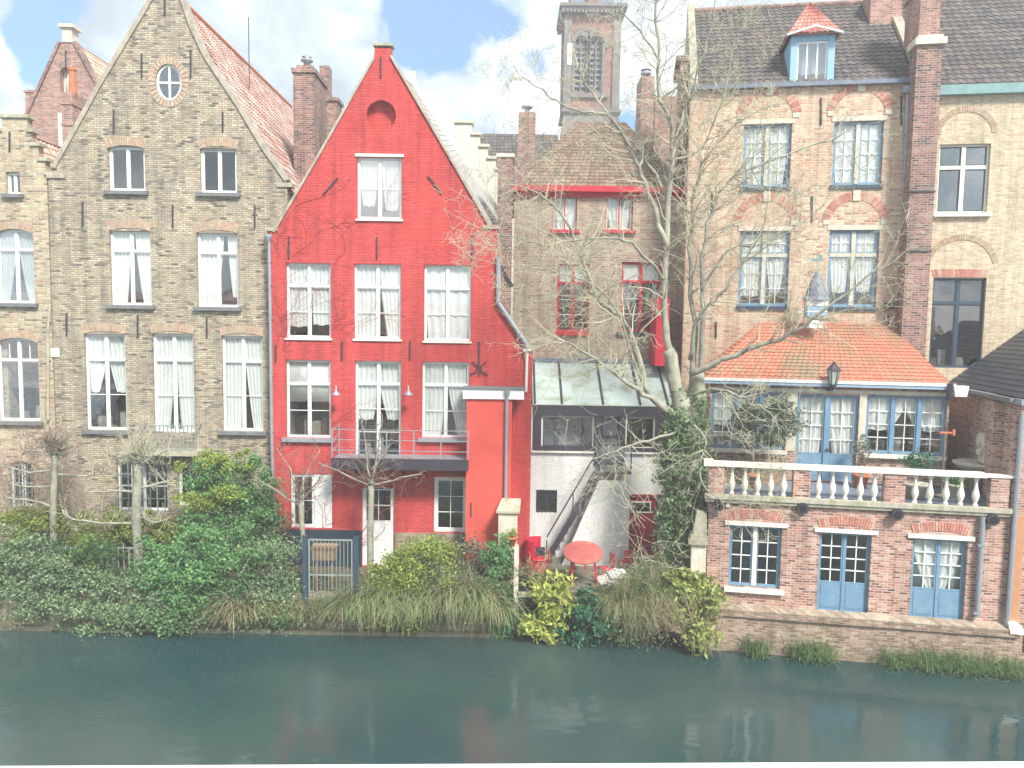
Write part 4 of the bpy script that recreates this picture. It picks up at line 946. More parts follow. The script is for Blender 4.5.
    # downpipe with hopper
    downpipe(T, F, [(908, 90), (905, 180), (901, 280), (898, 335)], .07); h = F.px(908, 92, -.09); T.part('hopper', MB().box(h[0]-.2, h[0]+.2, -.25, 0, h[1]-.05, h[1]+.18), 'zinc')
    b = F.px(888, 305); T.part('security_lamp', MB().box(b[0]-.15, b[0]+.15, -.3, -.02, b[1]-.15, b[1]+.08), 'iron')
    return F
FS = build_salmon()

def build_yellow():
    F = Frame(*FR.w(0, YT, 0).xy, YAW); P = F.px
    u0 = P(913, 300)[0]+.02; u1 = u0+6.5; ze = P(980, 92)[1]; D = 8
    T = Thing('yellow_brick_house', F, ((u0+u1)/2, 0, gz), 'pale yellow brick house with dark casements at the right edge', 'house')
    sp = [((938, 144, 989, 213), dict(transom=.33, rise=0)), ((931, 278, 984, 368), dict(transom=.28, fwid=.09))]
    holes = []; todo = []
    for q, k in sp: b = F.box(*q); holes.append(opening(b)); todo.append((b, k))
    T.part('front_wall', MB().prism([(u0, gz), (u0, ze), (u1, ze), (u1, gz)], 0, .3, holes), 'yellow')
    b, k = todo[0]; window(T, b, frame='palestone', sash='navy', mull='palestone', fwid=.07, mw=.14, glass='glasstop', sill='palestone', arch=('voussoirtan', b[3]+.35, (b[1]-b[0])/2*.9, .2), **k)
    b, k = todo[1]; window(T, b, frame='navy', glass='glass', arch=('voussoir', b[3]+.03, .0, .28), curtain=0, inner=2, mw=.09, transom=k['transom'])
    a = MB(); voussoirs(a, b[0]-.15, b[1]+.15, b[3]+.5, (b[1]-b[0])/2*.95, .2); T.part('arch', a, 'voussoirtan')
    T.part('gutter', MB().bar((u0, -.14, ze+.05), (u1, -.14, ze+.05), .32, .2), 'copper')
    body(T, u0, u1, D, gz, ze-.02, 'yellow')
    yr = 4.8; zr = F.px(980, -14, yr)[1]
    roof(T, 'roof', (u0, -.1, ze+.1), (u1, -.1, ze+.1), (u1, yr, zr), (u0, yr, zr), 'darktile', tw=.27, th=.3)
    roof(T, 'roof', (u0, D, ze+.1), (u1, D, ze+.1), (u1, yr, zr-.01), (u0, yr, zr-.01), 'darktile', tw=.27, th=.3)
    for q in [(947, 42, 58), (933, 120, 150)]: anchor(T, F, *q, y=-.0) if q[1] > 90 else None
    # massive stack between the two houses
    yy = -.75; c0 = F.px(909, 200, yy)[0]; c1 = F.px(934, 200, yy)[0]; zt = F.px(920, 45, yy)[1]
    Tc = Thing('tall_chimney', F, ((c0+c1)/2, yy, gz), 'tall purple-red brick chimney stack between the salmon and yellow houses', 'chimney')
    Tc.part('stack', MB().box(c0, c1, yy, -.002, gz, zt), 'darkbrick')
    Tc.part('shoulder', MB().box(c0-.1, c1+.1, yy-.1, .05, zt, zt+.22).hull([(c0, yy, zt+.22), (c1, yy, zt+.22), (c1, .3, zt+.22), (c0, .3, zt+.22)], (0, 0, .1)), 'stone')
    Tc.part('upper_stack', MB().box(c0+.05, c1-.1, yy+.1, .9, zt+.32, zt+2.6).box(c0-.02, c1-.03, yy+.03, .97, zt+1.9, zt+2.05), 'redbrown')
    for z in (12.6, 14.6): Tc.part('iron_strap', MB().box(c0-.12, c1+.02, yy-.04, yy, z, z+.05), 'iron')
build_yellow()

# ================================================================== canal wing with terrace
def build_wing():
    F = FR; P = F.px
    u0 = P(707, 560)[0]; u1 = P(1008, 560)[0]; zb = 1.35
    zs = P(850, 503)[1]-.05; zt = zs+.14                   # slab under the balustrade
    T = Thing('canal_wing', F, ((u0+u1)/2, 0, 0), 'low red brick canal wing with blue doors, a balustraded terrace and an orange tiled roof', 'house')
    sp = [((729, 526, 781, 588), dict(lo=(2, 4), mull='palestone', mw=.12, fwid=.05)),
          ((818, 533, 870, 612), dict(lo=(2, 4), panel=.34, fwid=.05, mw=.05, name='door')),
          ((911, 539, 966, 617), dict(lo=(2, 4), panel=.34, fwid=.05, mw=.05, curtain=4, name='door'))]
    holes = []; todo = []
    for q, k in sp:
        b = F.box(*q)
        if k.get('panel'): b = (b[0], b[1], zb+.012, b[3])
        holes.append(opening(b)); todo.append((b, k))
    T.part('front_wall', MB().prism([(u0, zb), (u0, zs), (u1, zs), (u1, zb)], 0, .3, holes), 'wing')
    for b, k in todo:
        window(T, b, frame='blue', sash='blue', bars='white', sw=.045, rec=.11, arch=('voussoir', b[3]+.13, .12, .26), sill='palestone' if not k.get('panel') else None, bt=.03, **k)
        T.part('lintel', MB().box(b[0]-.16, b[1]+.16, -.06, .0, b[3]+.002, b[3]+.12), 'palestone')
    sd_ = MB(); sd_.box(u0+.004, u0+.3, .302, YT-.01, 0, zs-.02); sd_.box(u1-.3, u1-.004, .302, YT-.01, 0, zs-.02); islands(T, 'side_wall', sd_, 'wing')
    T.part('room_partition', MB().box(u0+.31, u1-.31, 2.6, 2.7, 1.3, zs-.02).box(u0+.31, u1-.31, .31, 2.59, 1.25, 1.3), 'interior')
    # base wall and ledge
    T.part('base_wall', MB().box(u0-.35, u1+.35, -.22, 0, -1, zb-.22).box(u0-.35, u0, 0, .8, -1, zb-.22), 'base')
    T.part('ledge', MB().box(u0-.45, u1+.30, -.30, .02, zb-.215, zb-.0), 'base'); T.part('ledge_cap', MB().hull([(u0-.45, -.31, zb), (u1+.3, -.31, zb), (u1+.3, -.001, zb+.10), (u0-.45, -.001, zb+.10)], (0, 0, -.03)), 'ledgecap')
    T.part('corner_stone', MB().hull([(u1+.05, -.34, zb-.1), (u1+.5, -.34, zb-.1), (u1+.3, -.3, zb+.18), (u1+.0, -.3, zb+.18)], (0, .35, 0)), 'palestone')
    # terrace slab and floor
    T.part('terrace_slab', MB().box(u0-.15, u1+.05, -.16, .02, zs, zt).box(u0-.12, u1+.02, -.11, .02, zs-.1, zs-.002), 'mossystone')
    T.part('terrace_floor', MB().box(u0, u1, .021, YB+.3, zs, zt-.04), 'lead')
    # balustrade: piers, rail, balusters
    zr = zt+.86
    bal = T.part('balustrade', MB().box(u0-.12, u1-.75, -.12, .22, zr, zr+.13).box(u0-.2, u0+.1, -.16, .26, zr+.0, zr+.17), 'palestone')
    def ux(px): return P(px, 485)[0]
    for a, c in ((708, 724), (793, 810), (884, 905), (990, 1009)):
        T.part('pier', MB().box(ux(a), ux(c), -.07, .18, zt, zr if a != 990 else zr+.02), 'wing', bal)
    T.part('rail_end', MB().box(u1-.75, u1+.02, -.10, .2, zr+.02, zr+.09), 'palestone', bal)
    prof = [(.075, 0), (.075, .05), (.05, .07), (.05, .12), (.085, .2), (.105, .3), (.09, .4), (.055, .52), (.042, .64), (.05, .74), (.07, .78), (.075, .8), (.075, .86)]
    mb = MB().lathe((0, 0, 0), prof, 12); first = None
    xs = [732, 745, 758, 771, 784, 819, 833, 846, 861, 875, 916, 931, 947, 962, 977]
    for x in xs:
        if first is None:
            q = MB(); q.v = [(a+ux(x), b+.05, c+zt) for a, b, c in mb.v]; q.f = mb.f
            first = T.part('baluster', q, 'palestone', bal, smooth=True)
            fx = ux(x)
        else:
            c = first.copy(); C.objects.link(c); c.parent = bal; c.location = first.location + Vector((ux(x)-fx, 0, 0)); c.rotation_euler.z = random.uniform(0, 1)*0
    # round spotlights under the slab
    for px, py in ((718, 502), (802, 505), (896, 511), (991, 516)):
        p = F.p3(px, py, -.05); mb_ = MB(); n = 16
        mb_.prism([(p.x+.17*math.cos(2*math.pi*i/n), p.z-.07+.17*math.sin(2*math.pi*i/n)) for i in range(n)], -.24, 0); so = T.part('floodlight', mb_, 'iron')
        T.part('lens', MB().prism([(p.x+.10*math.cos(2*math.pi*i/n), p.z-.07+.10*math.sin(2*math.pi*i/n)) for i in range(n)], -.255, -.241), 'black', so)
    b = F.box(726, 499, 730, 507); T.part('socket_box', MB().box(b[0], b[1], -.05, 0, b[2], b[3]), 'palestone')
    # pipe down the front
    a = P(983, 517, -.12); c = P(978, 617, -.12); pm = MB().tube([(a[0], -.12, a[1]), (a[0]+.01, -.12, c[1])], .075, 10)
    for t in (.28, .96): z = a[1]+(c[1]-a[1])*t; pm.box(a[0]-.1, a[0]+.1, -.2, 0, z-.03, z+.03)
    T.part('downpipe', pm, 'zinc')
    # ---- garden room on the terrace (back wall at YB)
    Y = YB; PB = lambda a, b: F.px(a, b, Y)
    v0 = PB(709, 430)[0]; v1 = PB(948, 430)[0]; zg = PB(830, 386)[1]
    sp = [((711, 392, 786, 449), dict(ncol=3, lo=(2, 4), curtain=3)), ((796, 395, 857, 484), dict(ncol=2, lo=(2, 4), panel=.28, curtain=1, name='door', fwid=.07, mw=.14)), ((866, 396, 946, 455), dict(ncol=3, lo=(2, 4), curtain=3))]
    holes = []; todo = []
    for q, k in sp:
        b = F.box(*q, Y)
        if k.get('panel'): b = (b[0], b[1], zt+.012, b[3])
        holes.append([(x, z) for x, z in opening(b)]); todo.append((b, k))
    sv = MB().prism([(v0, zt), (v0, zg), (v1, zg), (v1, zt)], Y, Y+.3, holes)
    T.part('garden_room_wall', sv, 'wing')
    for b, k in todo:
        n0 = len(T.e.children); window(T, b, frame='blue', sash='blue', bars='white', mull='blue', sw=.05, rec=Y+.08, mw=k.pop('mw', .1), bt=.026, **k)
    b0, b1, b2 = (t[0] for t in todo)
    islands(T, 'frieze', MB().box(v0+.15, v1-.0, Y-.03, Y, b0[3]+.04, zg-.12).box(b0[1]+.02, b1[0]-.02, Y-.031, Y, b0[2], b0[3]+.04).box(b1[1]+.02, b2[0]-.02, Y-.031, Y, b0[2], b0[3]+.04), 'stone')
    islands(T, 'window_board', MB().box(b0[0]-.02, b0[1]+.05, Y-.16, Y, b0[2]-.12, b0[2]-.004).box(b2[0]-.05, b2[1]+.02, Y-.16, Y, b2[2]-.12, b2[2]-.004), 'palestone')
    T.part('handle', MB().box((b1[0]+b1[1])/2+.02, (b1[0]+b1[1])/2+.14, Y-.02, Y+.05, b1[2]+1.05, b1[2]+1.08), 'iron')
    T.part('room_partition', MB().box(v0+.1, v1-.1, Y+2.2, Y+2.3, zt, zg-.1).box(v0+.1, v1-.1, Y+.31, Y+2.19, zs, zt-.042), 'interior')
    islands(T, 'side_wall', MB().box(v0+.005, v0+.3, Y+.302, YT-.01, zs+.01, zg-.01).box(v1-.3, v1-.005, Y+.302, YT-.01, zs+.01, zg-.01), 'wing')
    gl, gr = PB(702, 380)[0], PB(952, 380)[0]
    g = T.part('gutter', MB().box(gl, gr, Y-.28, Y+.02, zg-.0, zg+.16), 'gutterblue'); T.part('gutter_edge', MB().box(gl-.02, gr+.02, Y-.31, Y-.281, zg+.10, zg+.20), 'white', g)
    q = PB(950, 392); T.part('hopper', MB().prism([(q[0]+.05, q[1]-.12), (q[0]+.40, q[1]-.12), (q[0]+.45, q[1]+.22), (q[0]+.0, q[1]+.22)], Y-.3, Y-.05), 'white'); T.part('downpipe', MB().tube([(q[0]-.12, Y-.35, q[1]+.3), (q[0]-.14, Y-.3, q[1]-.25)], .09, 8), 'iron')
    # orange roof with hips
    zr_ = F.px(800, 322, YT)[1]; ra = F.px(762, 322, YT)[0]; rb = F.px(888, 322, YT)[0]; ze = zg+.17
    roof(T, 'roof', (gl+.05, Y-.2, ze), (gr-.1, Y-.2, ze), (rb, YT-.05, zr_), (ra, YT-.05, zr_), 'brightpantile', tw=.2, th=.22, amp=.012)
    roof(T, 'roof', (gr-.1, Y-.2, ze), (gr-.1, YT-.05, ze), (rb+.01, YT-.05, zr_), (rb, YT-.05, zr_), 'brightpantile', tw=.2, th=.22, amp=.012)
    roof(T, 'roof', (gl+.05, YT-.05, ze), (gl+.05, Y-.2, ze), (ra, YT-.05, zr_), (ra-.01, YT-.05, zr_), 'brightpantile', tw=.2, th=.22, amp=.012)
    # cupola
    y = YT-1.0; c = F.p3(815, 318, y); cu = T.part('cupola', MB().box(c.x-.22, c.x+.22, y-.22, y+.22, c.z-.35, c.z+.05), 'white')
    T.part('louvre', MB().box(c.x-.32, c.x+.32, y-.32, y+.32, c.z+.05, c.z+.42), 'palebluepaint', cu)
    T.part('louvre_band', MB().box(c.x-.34, c.x+.34, y-.34, y+.34, c.z+.42, c.z+.62).box(c.x-.33, c.x+.33, y-.33, y+.33, c.z+.2, c.z+.24), 'white', cu)
    n = 8; T.part('cupola_roof', MB().lathe((c.x, y, c.z+.62), [(.50, 0), (.38, .12), (.27, .45), (.15, .8), (.06, .95)], 8), 'lead', cu)
    T.part('weather_vane', MB().lathe((c.x, y, c.z+1.55), [(.07, 0), (.03, .1), (.015, .2), (.015, .75)], 6).box(c.x-.2, c.x+.15, y-.01, y+.01, c.z+1.95, c.z+2.05).box(c.x+.04, c.x+.15, y-.011, y+.011, c.z+2.02, c.z+2.18), 'copper', cu)
    # wall lantern
    p = F.p3(829, 388, Y); y = Y-.42; la = Thing('wall_lantern', F, (p.x, Y, p.z), 'black wall lantern on a bracket above the blue terrace door', 'lantern')
    la.part('bracket', MB().tube([(p.x, Y-.02, p.z), (p.x, Y-.2, p.z-.02), (p.x+.02, y, p.z+.12)], .035, 6).lathe((p.x, Y-.1, p.z-.08), [(.12, 0), (.13, .1), (.1, .16)], 10), 'iron')
    la.part('lamp_frame', MB().lathe((p.x+.02, y, p.z+.62), [(.24, 0), (.2, .04), (.1, .16), (.05, .2), (.05, .25)], 6), 'iron')
    la.part('lamp_glass', MB().lathe((p.x+.02, y, p.z+.16), [(.11, 0), (.19, .45)], 6), 'milk'); e = MB()
    for i in range(6): a = math.pi*i/3; e.bar((p.x+.02+.115*math.cos(a), y+.115*math.sin(a), p.z+.14), (p.x+.02+.2*math.cos(a), y+.2*math.sin(a), p.z+.62), .02)
    e.lathe((p.x+.02, y, p.z+.12), [(.05, -.05), (.13, 0), (.13, .04)], 6); la.part('lamp_cage', e, 'iron'); la.part('finial', MB().lathe((p.x+.02, y, p.z+.87), [(.03, 0), (.05, .05), (.01, .12)], 8), 'orangepaint')
    return T, zs, zt, u0, u1, v0, v1, zg
WT, zs, zt, wu0, wu1, v0, v1, zg = build_wing()

# neighbour at the right edge: brick flank wall, ochre frame, dark slate roof
def build_neighbour():
    F = FR; U = wu1+.06; P = F.px
    ze = zg-.1
    T = Thing('neighbour_building', F, (U+2, 0, 0), 'brick building with a dark slate roof at the right end of the terrace', 'house')
    T.part('flank_wall', MB().box(U, U+.3, -.02, YT-.02, 0, ze), 'wing')
    T.part('front_wall', MB().box(U+.302, U+6, .1, .4, 0, ze), 'wing')
    T.part('pilaster', MB().box(U-.25, U, 1.0, 1.5, zt, ze-.1).box(U-.1, U, -.02, .4, zt, ze-.1).box(U-.3, U, .95, 1.55, ze-.2, ze-.1), 'wing')
    T.part('coping', MB().box(U-.33, U+.2, -.1, YT-.3, ze, ze+.1), 'sillstone')
    T.part('door_frame', MB().box(U+.302, U+.55, -.03, .1, zt-.2, ze-.4), 'orangepaint'); T.part('door', MB().box(U+.56, U+1.6, .05, .09, 0.6, ze-.4), 'navy')
    T.part('cladding', MB().box(U+.02, U+.30, -.06, -.021, .9, zt-.2), 'orangepaint')
    q = F.px(1018, 490, -.2); T.part('downpipe', MB().tube([(q[0], -.14, ze-.3), (q[0]-.02, -.14, 1.4)], .07, 8), 'zinc')
    roof(T, 'roof', (U-.1, YT-.1, ze+.12), (U-.1, -.5, ze+.12), (U+2.6, -.5, ze+2.35), (U+2.6, YT-.1, ze+2.35), 'slate', flat=True, tw=.35, th=.22)
    roof(T, 'roof', (U+5.3, YT-.1, ze+.12), (U+5.3, -.5, ze+.12), (U+2.6, -.5, ze+2.34), (U+2.6, YT-.1, ze+2.34), 'slate', flat=True, tw=.35, th=.22)
    T.part('gutter', MB().bar((U-.15, -.5, ze+.02), (U-.15, 1.2, ze+.02), .16, .12), 'zinc')
    # wall fountain: shell niche and basin
    p = Vector((U-.02, 2.1, zt)); ft = Thing('wall_fountain', F, (U-.1, 2.1, zt), 'pale stone wall fountain with a shell niche and basin at the end of the terrace', 'fountain')
    ft.part('basin', MB().lathe((U-.25, 2.1, zt+.75), [(.12, -.75), (.16, -.1), (.45, 0), (.62, .12), (.66, .2), (.6, .22), (.5, .1)], 18), 'stone', smooth=True)
    n = MB(); 
    for i in range(9):
        a = math.pi*(i+.5)/9; n.bar((U-.1, 2.1, zt+1.3), (U-.1, 2.1+.32*math.cos(a), zt+1.55+.35*math.sin(a)), .12, .08)
    n.box(U-.08, U-.001, 1.8, 2.4, zt+.95, zt+1.5); ft.part('shell_niche', n, 'palestone'); ft.part('mask', MB().lathe((U-.17, 2.1, zt+1.25), [(.02, -.1), (.09, -.03), (.1, .06), (.05, .15)], 10), 'stone', smooth=True)
    # red-brown post with a crossbar
    q = F.p3(943, 462, 1.2); pt = Thing('iron_post', F, (q.x, 1.2, zt), 'red-brown iron post with a short crossbar on the terrace', 'post')
    pt.part('post', MB().tube([(q.x, 1.2, zt), (q.x+.02, 1.2, zt+1.95)], .035, 8).lathe((q.x, 1.2, zt), [(.2, 0), (.2, .04), (.04, .08)], 12), 'twigdark'); pt.part('crossbar', MB().box(q.x-.15, q.x+.22, 1.17, 1.23, zt+1.95, zt+2.0).box(q.x+.22, q.x+.28, 1.15, 1.25, zt+1.9, zt+2.08), 'terracotta')
    # blue and red knick-knack beyond the ochre frame is part of the door
    q = F.px(1017, 509, -.05)
build_neighbour()

# stone gate pier at the wing's left corner
q = FR.p3(698, 556, -.0)
T_ = Thing('stone_pier', FR, (wu0-.30, 0, gz), 'pale stone pier with a mossy capital standing against the red brick wing', 'pier')
zq = FR.px(698, 544, 0)[1]
T_.part('shaft', MB().box(wu0-.48, wu0-.03, -.02, .5, .9, zq), 'stone'); T_.part('capital', MB().box(wu0-.58, wu0-.005, -.12, .58, zq, zq+.16).box(wu0-.52, wu0-.01, -.06, .52, zq+.16, zq+.28), 'mossystone')
T_.part('upper_shaft', MB().hull([(wu0-.45, 0, zq+.28), (wu0-.03, 0, zq+.28), (wu0-.05, 0, zq+.95), (wu0-.35, 0, zq+1.05)], (0, .4, 0)), 'mossystone')

# ================================================================== church tower and roofs behind
def build_tower():
    F = Frame(0, 96.0); P = F.px
    x0 = P(566, 60)[0]; x1 = P(618, 60)[0]; y1 = x1-x0
    z = lambda py: P(592, py)[1]
    T = Thing('church_tower', F, ((x0+x1)/2, 0, gz), 'distant grey and red brick church tower with twin lancet belfry openings', 'tower')
    la = [F.box(575, 36, 587, 92), F.box(590, 36, 602, 92)]
    a0, a1 = la[0][0]-.35, la[1][1]+.35
    T.part('shaft', MB().prism([(x0, gz), (x0, z(14)), (x1, z(14)), (x1, gz)], 0, 1.0, [opening(b, (b[1]-b[0])*.75) for b in la]).box(x0, x0+1, 1.001, y1, gz, z(14)).box(x1-1, x1, 1.001, y1, gz, z(14)).box(x0+1, x1-1, y1-1, y1, gz, z(14)), 'redtower')
    c = MB(); s_ = .9
    for x in (x0-.25, x1-s_+.25): c.box(x, x+s_, -.3, s_-.3, z(112), z(14))
    for x in (x0-.25, x1-s_+.25): c.box(x, x+s_, y1-s_+.3, y1+.3, z(112), z(14))
    c.box(x0-.5, x1+.5, -.6, y1+.5, gz, z(150)); c.hull([(x0-.5, -.6, z(150)), (x0-.5, y1+.5, z(150)), (x0, y1, z(112)), (x0, 0, z(112))], (.3, 0, 0)).hull([(x0-.5, -.6, z(150)), (x1+.5, -.6, z(150)), (x1+.2, -.1, z(113)), (x0-.2, -.1, z(113))], (0, .3, 0)).hull([(x1+.5, -.6, z(150)), (x1+.5, y1+.5, z(150)), (x1, y1, z(112)), (x1, 0, z(112))], (-.3, 0, 0))
    T.part('buttress', c, 'towerstone')
    T.part('string_course', MB().box(x0-.45, x1+.45, -.5, y1+.4, z(113), z(110)), 'towerstone')
    co = MB(); co.box(x0-.6, x1+.6, -.75, y1+.6, z(12), z(9)).box(x0-.9, x1+.9, -1.0, y1+.9, z(9), z(6))
    n = 16
    for i in range(n): x = x0-.6+(x1-x0+1.0)*i/n; co.box(x, x+.3, -.9, -.4, z(15), z(12)-.01)
    for i in range(n): y = -.6+(y1+1)*i/n; co.box(x0-.8, x0-.3, y, y+.3, z(15), z(12)-.01)
    T.part('cornice', co, 'towerstone')
    fr_ = MB()
    for b in la:
        ao = arc(b[0]-.3, b[1]+.3, b[3]-.9, 1.5); ai = arc(b[0]+.02, b[1]-.02, b[3]-.9, .9)
        fr_.prism(ao+ai[::-1], -.25, .2); fr_.box(b[0]-.3, b[0], -.2, .2, b[2]-.3, b[3]-.9); fr_.box(b[1], b[1]+.3, -.2, .2, b[2]-.3, b[3]-.9)
        fr_.box((b[0]+b[1])/2-.08, (b[0]+b[1])/2+.08, .1, .3, b[2], b[3]-.8)
    fr_.prism(arc(a0-.4, a1+.4, z(50), 2.6)+arc(a0, a1, z(50), 2.2)[::-1], -.3, .1); fr_.box(a0-.4, a1+.4, -.35, .2, z(94)-.5, z(94)); fr_.box(x0, a0-.4, -.15, .0, z(46), z(43)); fr_.box(a1+.4, x1, -.15, .0, z(46), z(43))
    wf = T.part('belfry_window', fr_, 'towerstone')
    lv = MB()
    for b in la:
        n = 9
        for i in range(n): zz = b[2]+(b[3]-b[2]-.6)*i/n; lv.hull([(b[0], .3, zz), (b[1], .3, zz), (b[1], .8, zz+.55), (b[0], .8, zz+.55)], (0, 0, .06))
    T.part('louvre', lv, 'lead', wf); T.part('opening_back', MB().box(x0+1, x1-1, 1.2, 1.3, la[0][2]-1, la[0][3]+.5), 'black', wf)
    q = F.box(567, 44, 572, 66); T.part('pale_panel', MB().box(q[0], q[1], -.36, -.3, q[2], q[3]), 'palestone')
    st = MB(); za = z(6); st.box(x0+.5, x1-.5, .5, y1-.5, za, z(-22)); T.part('upper_stage', st, 'lead')
    cx, cy = (x0+x1)/2, y1/2; T.part('spire', MB().add([(x0, 0, z(-22)), (x1, 0, z(-22)), (x1, y1, z(-22)), (x0, y1, z(-22)), (cx, cy, z(-22)+22)], [(0, 1, 4), (1, 2, 4), (2, 3, 4), (3, 0, 4), (3, 2, 1, 0)]), 'lead')
    T.part('pinnacle', MB().box(cx-.6, cx+.6, -.2, .6, za, z(-10)), 'redtower')
M['redtower'] = m_brick('tower_brick', [(.40, .14, .10), (.44, .18, .13), (.36, .12, .09)], (.22, .18, .17), (.14, .13, .13), .5, bw=.5, bh=.16, patch=(.16, .15, .15), patch_amt=.5, patch_scale=.25)
M['towerstone'] = m_plain('grey_tower_stone', (.20, .18, .165), .85, .25, .8, dirt=(.09, .10, .10), dirt_amt=.5)
build_tower()
def build_behind():
    F = Frame(0, 44.0); P = F.px
    u0, z0 = P(452, 175); u1 = P(562, 175)[0]; zr = P(510, 134, 5)[1]; ze = P(510, 215)[1]
    T = Thing('slate_roofed_house', F, ((u0+u1)/2, 0, gz), 'far house with a dark tiled roof and pale stepped gable left of the tower', 'house')
    T.part('wall', MB().box(u0, u1, 0, 10, gz, ze), 'stepwhite')
    roof(T, 'roof', (u0, -.1, ze), (u1, -.1, ze), (u1, 5, zr), (u0, 5, zr), 'darktile'); roof(T, 'roof', (u0, 10, ze), (u1, 10, ze), (u1, 5, zr-.01), (u0, 5, zr-.01), 'darktile')
    y = -3.0; s = MB(); pts = [(455, 472, 123), (472, 480, 135), (480, 488, 147), (488, 496, 159), (496, 504, 170)]
    for i, (a, c, t) in enumerate(pts):
        xa = F.px(a, t, y)[0]; xc = F.px(c, t, y)[0]; zz = F.px(a, t, y)[1]; s.box(xa, xc-.002, y, y+.7, gz, zz)
    T.part('stepped_gable', s, 'stepwhite'); s = MB()
    for i, (a, c, t) in enumerate(pts):
        xa = F.px(a, t, y)[0]; xc = F.px(c, t, y)[0]; zz = F.px(a, t, y)[1]; s.box(xa-.05, xc+.08, y-.1, y+.8, zz, zz+.14)
    islands(T, 'step_coping', s, 'stone')
    F = Frame(0, 36); b = F.box(326, 101, 337, 190)
    T = Thing('far_chimney', F, ((b[0]+b[1])/2, 0, gz), 'small dark chimney just behind the tall brick chimney of the tan house', 'chimney')
    T.part('stack', MB().box(b[0], b[1], 0, 1, gz, b[3]), 'darkbrick'); T.part('cap', MB().box(b[0]-.08, b[1]+.08, -.08, 1.08, b[3], b[3]+.15).box(b[0]-.3, b[0]+.12, .1, .7, b[3], b[3]+1.6), 'darkbrick')
build_behind()

# opposite side of the canal, behind the camera: what the panes and the water mirror
def build_opposite():
    F = Frame(0, -1.6)
    x = -32
    for i, (wd, h, mat, rm) in enumerate(((11, 10, 'stepwhite', 'pantile'), (9, 10.5, 'tan2', 'darktile'), (10, 9.5, 'stepwhite', 'pantile'), (12, 10.4, 'whitebrick', 'pantilepale'), (11, 9.8, 'yellow', 'pantile'))):
        T = Thing('opposite_house', F, (x+wd/2, -4, 0), ['white house with a red pantile roof mirrored in the panes', 'ochre house mirrored in the panes across the canal', 'cream house the view is taken from', 'whitewashed house mirrored across the canal', 'yellow house mirrored in the right hand panes'][i], 'house', 'houses on the near bank')
        holes = []
        for a in range(3):
            for z in (2.4, 5.2, 7.6): holes.append([(x+1.2+a*wd/3, z), (x+1.2+a*wd/3, z+1.4), (x+2.5+a*wd/3, z+1.4), (x+2.5+a*wd/3, z)])
        T.part('wall', MB().prism([(x+.02, -.5), (x+.02, h-.4), (x+wd-.02, h-.4), (x+wd-.02, -.5)], -4.3, -4, holes), mat)
        T.part('dark_room', MB().box(x+.1, x+wd-.1, -5, -4.8, 0, h-.5), 'black')
        roof(T, 'roof', (x, -3.8, h-.4), (x+wd, -3.8, h-.4), (x+wd, -8, h+2.2), (x, -8, h+2.2), rm)
        x += wd
build_opposite()
# the white window ledge the photographer leans over
zl_ = 9.62; qa = W0.pz(0, 766, zl_); qb = W0.pz(1023, 761.5, zl_); k_ = (qb[1]-qa[1])/(qb[0]-qa[0])
ya = qa[1]-k_*(.9+qa[0]); yb = qb[1]+k_*(.9-qb[0])
T_ = Thing('window_ledge', W0, (0, ya-.15, 9.55), 'white painted ledge along the bottom edge of the view', 'ledge')
T_.part('board', MB().hull([(-.9, ya-.3, 9.58), (.9, ya-.3, 9.58), (.9, yb, 9.58), (-.9, ya, 9.58)], (0, 0, .04)), 'white')

# ================================================================== vegetation helpers
def g(px, py, Y): return W0.p3(px, py, Y)
def leaves(blobs, n, size=.07, elong=1.35, clump=.16, lumps=26, up=.35, fill=.35, seed=0):
    """leaf-sized bent quads gathered in clumps through the volume of the blobs (px, py, Y, rx_px, ry_px, depth)"""
    rng = np.random.default_rng(seed+3); out = []
    wts = np.array([b[3]*b[4] for b in blobs], float); wts /= wts.sum()
    for b, wt in zip(blobs, wts):
        c = np.array(g(b[0], b[1], b[2])); s = b[2]/FPX; rad = np.array([b[3]*s, b[5], b[4]*s])
        k = max(6, int(lumps*max(1, rad[0]*rad[2]*1.2))); d = rng.normal(size=(k, 3)); d /= np.linalg.norm(d, axis=1)[:, None]
        rr = np.where(rng.random(k) < fill, rng.random(k)**.5, rng.uniform(.7, 1.22, k)*np.where(rng.random(k) < .12, 1.18, 1)); cc = c+d*rad*rr[:, None]
        m = int(n*wt*.82); i = rng.integers(0, k, m); sc = rng.uniform(.6, 1.5, k)[i]
        out.append(cc[i]+rng.normal(size=(m, 3))*clump*sc[:, None]*np.array([1, 1, .75]))
    P = np.vstack(out); m = len(P)
    P[:, 2] = np.maximum(P[:, 2], .05)
    nrm = rng.normal(size=(m, 3)); nrm[:, 1] -= .5; nrm[:, 2] += up*2; nrm /= np.linalg.norm(nrm, axis=1)[:, None]
    a = np.cross(nrm, rng.normal(size=(m, 3))); a /= np.linalg.norm(a, axis=1)[:, None]; b_ = np.cross(nrm, a)
    sz = size*rng.uniform(.55, 1.3, m)[:, None]
    v = np.stack([P-a*sz*elong*.5, P-b_*sz*.45+nrm*sz*.12, P+a*sz*elong*.5, P+b_*sz*.45+nrm*sz*.12], 1).reshape(-1, 3)
    return v, np.arange(m*4).reshape(-1, 4)
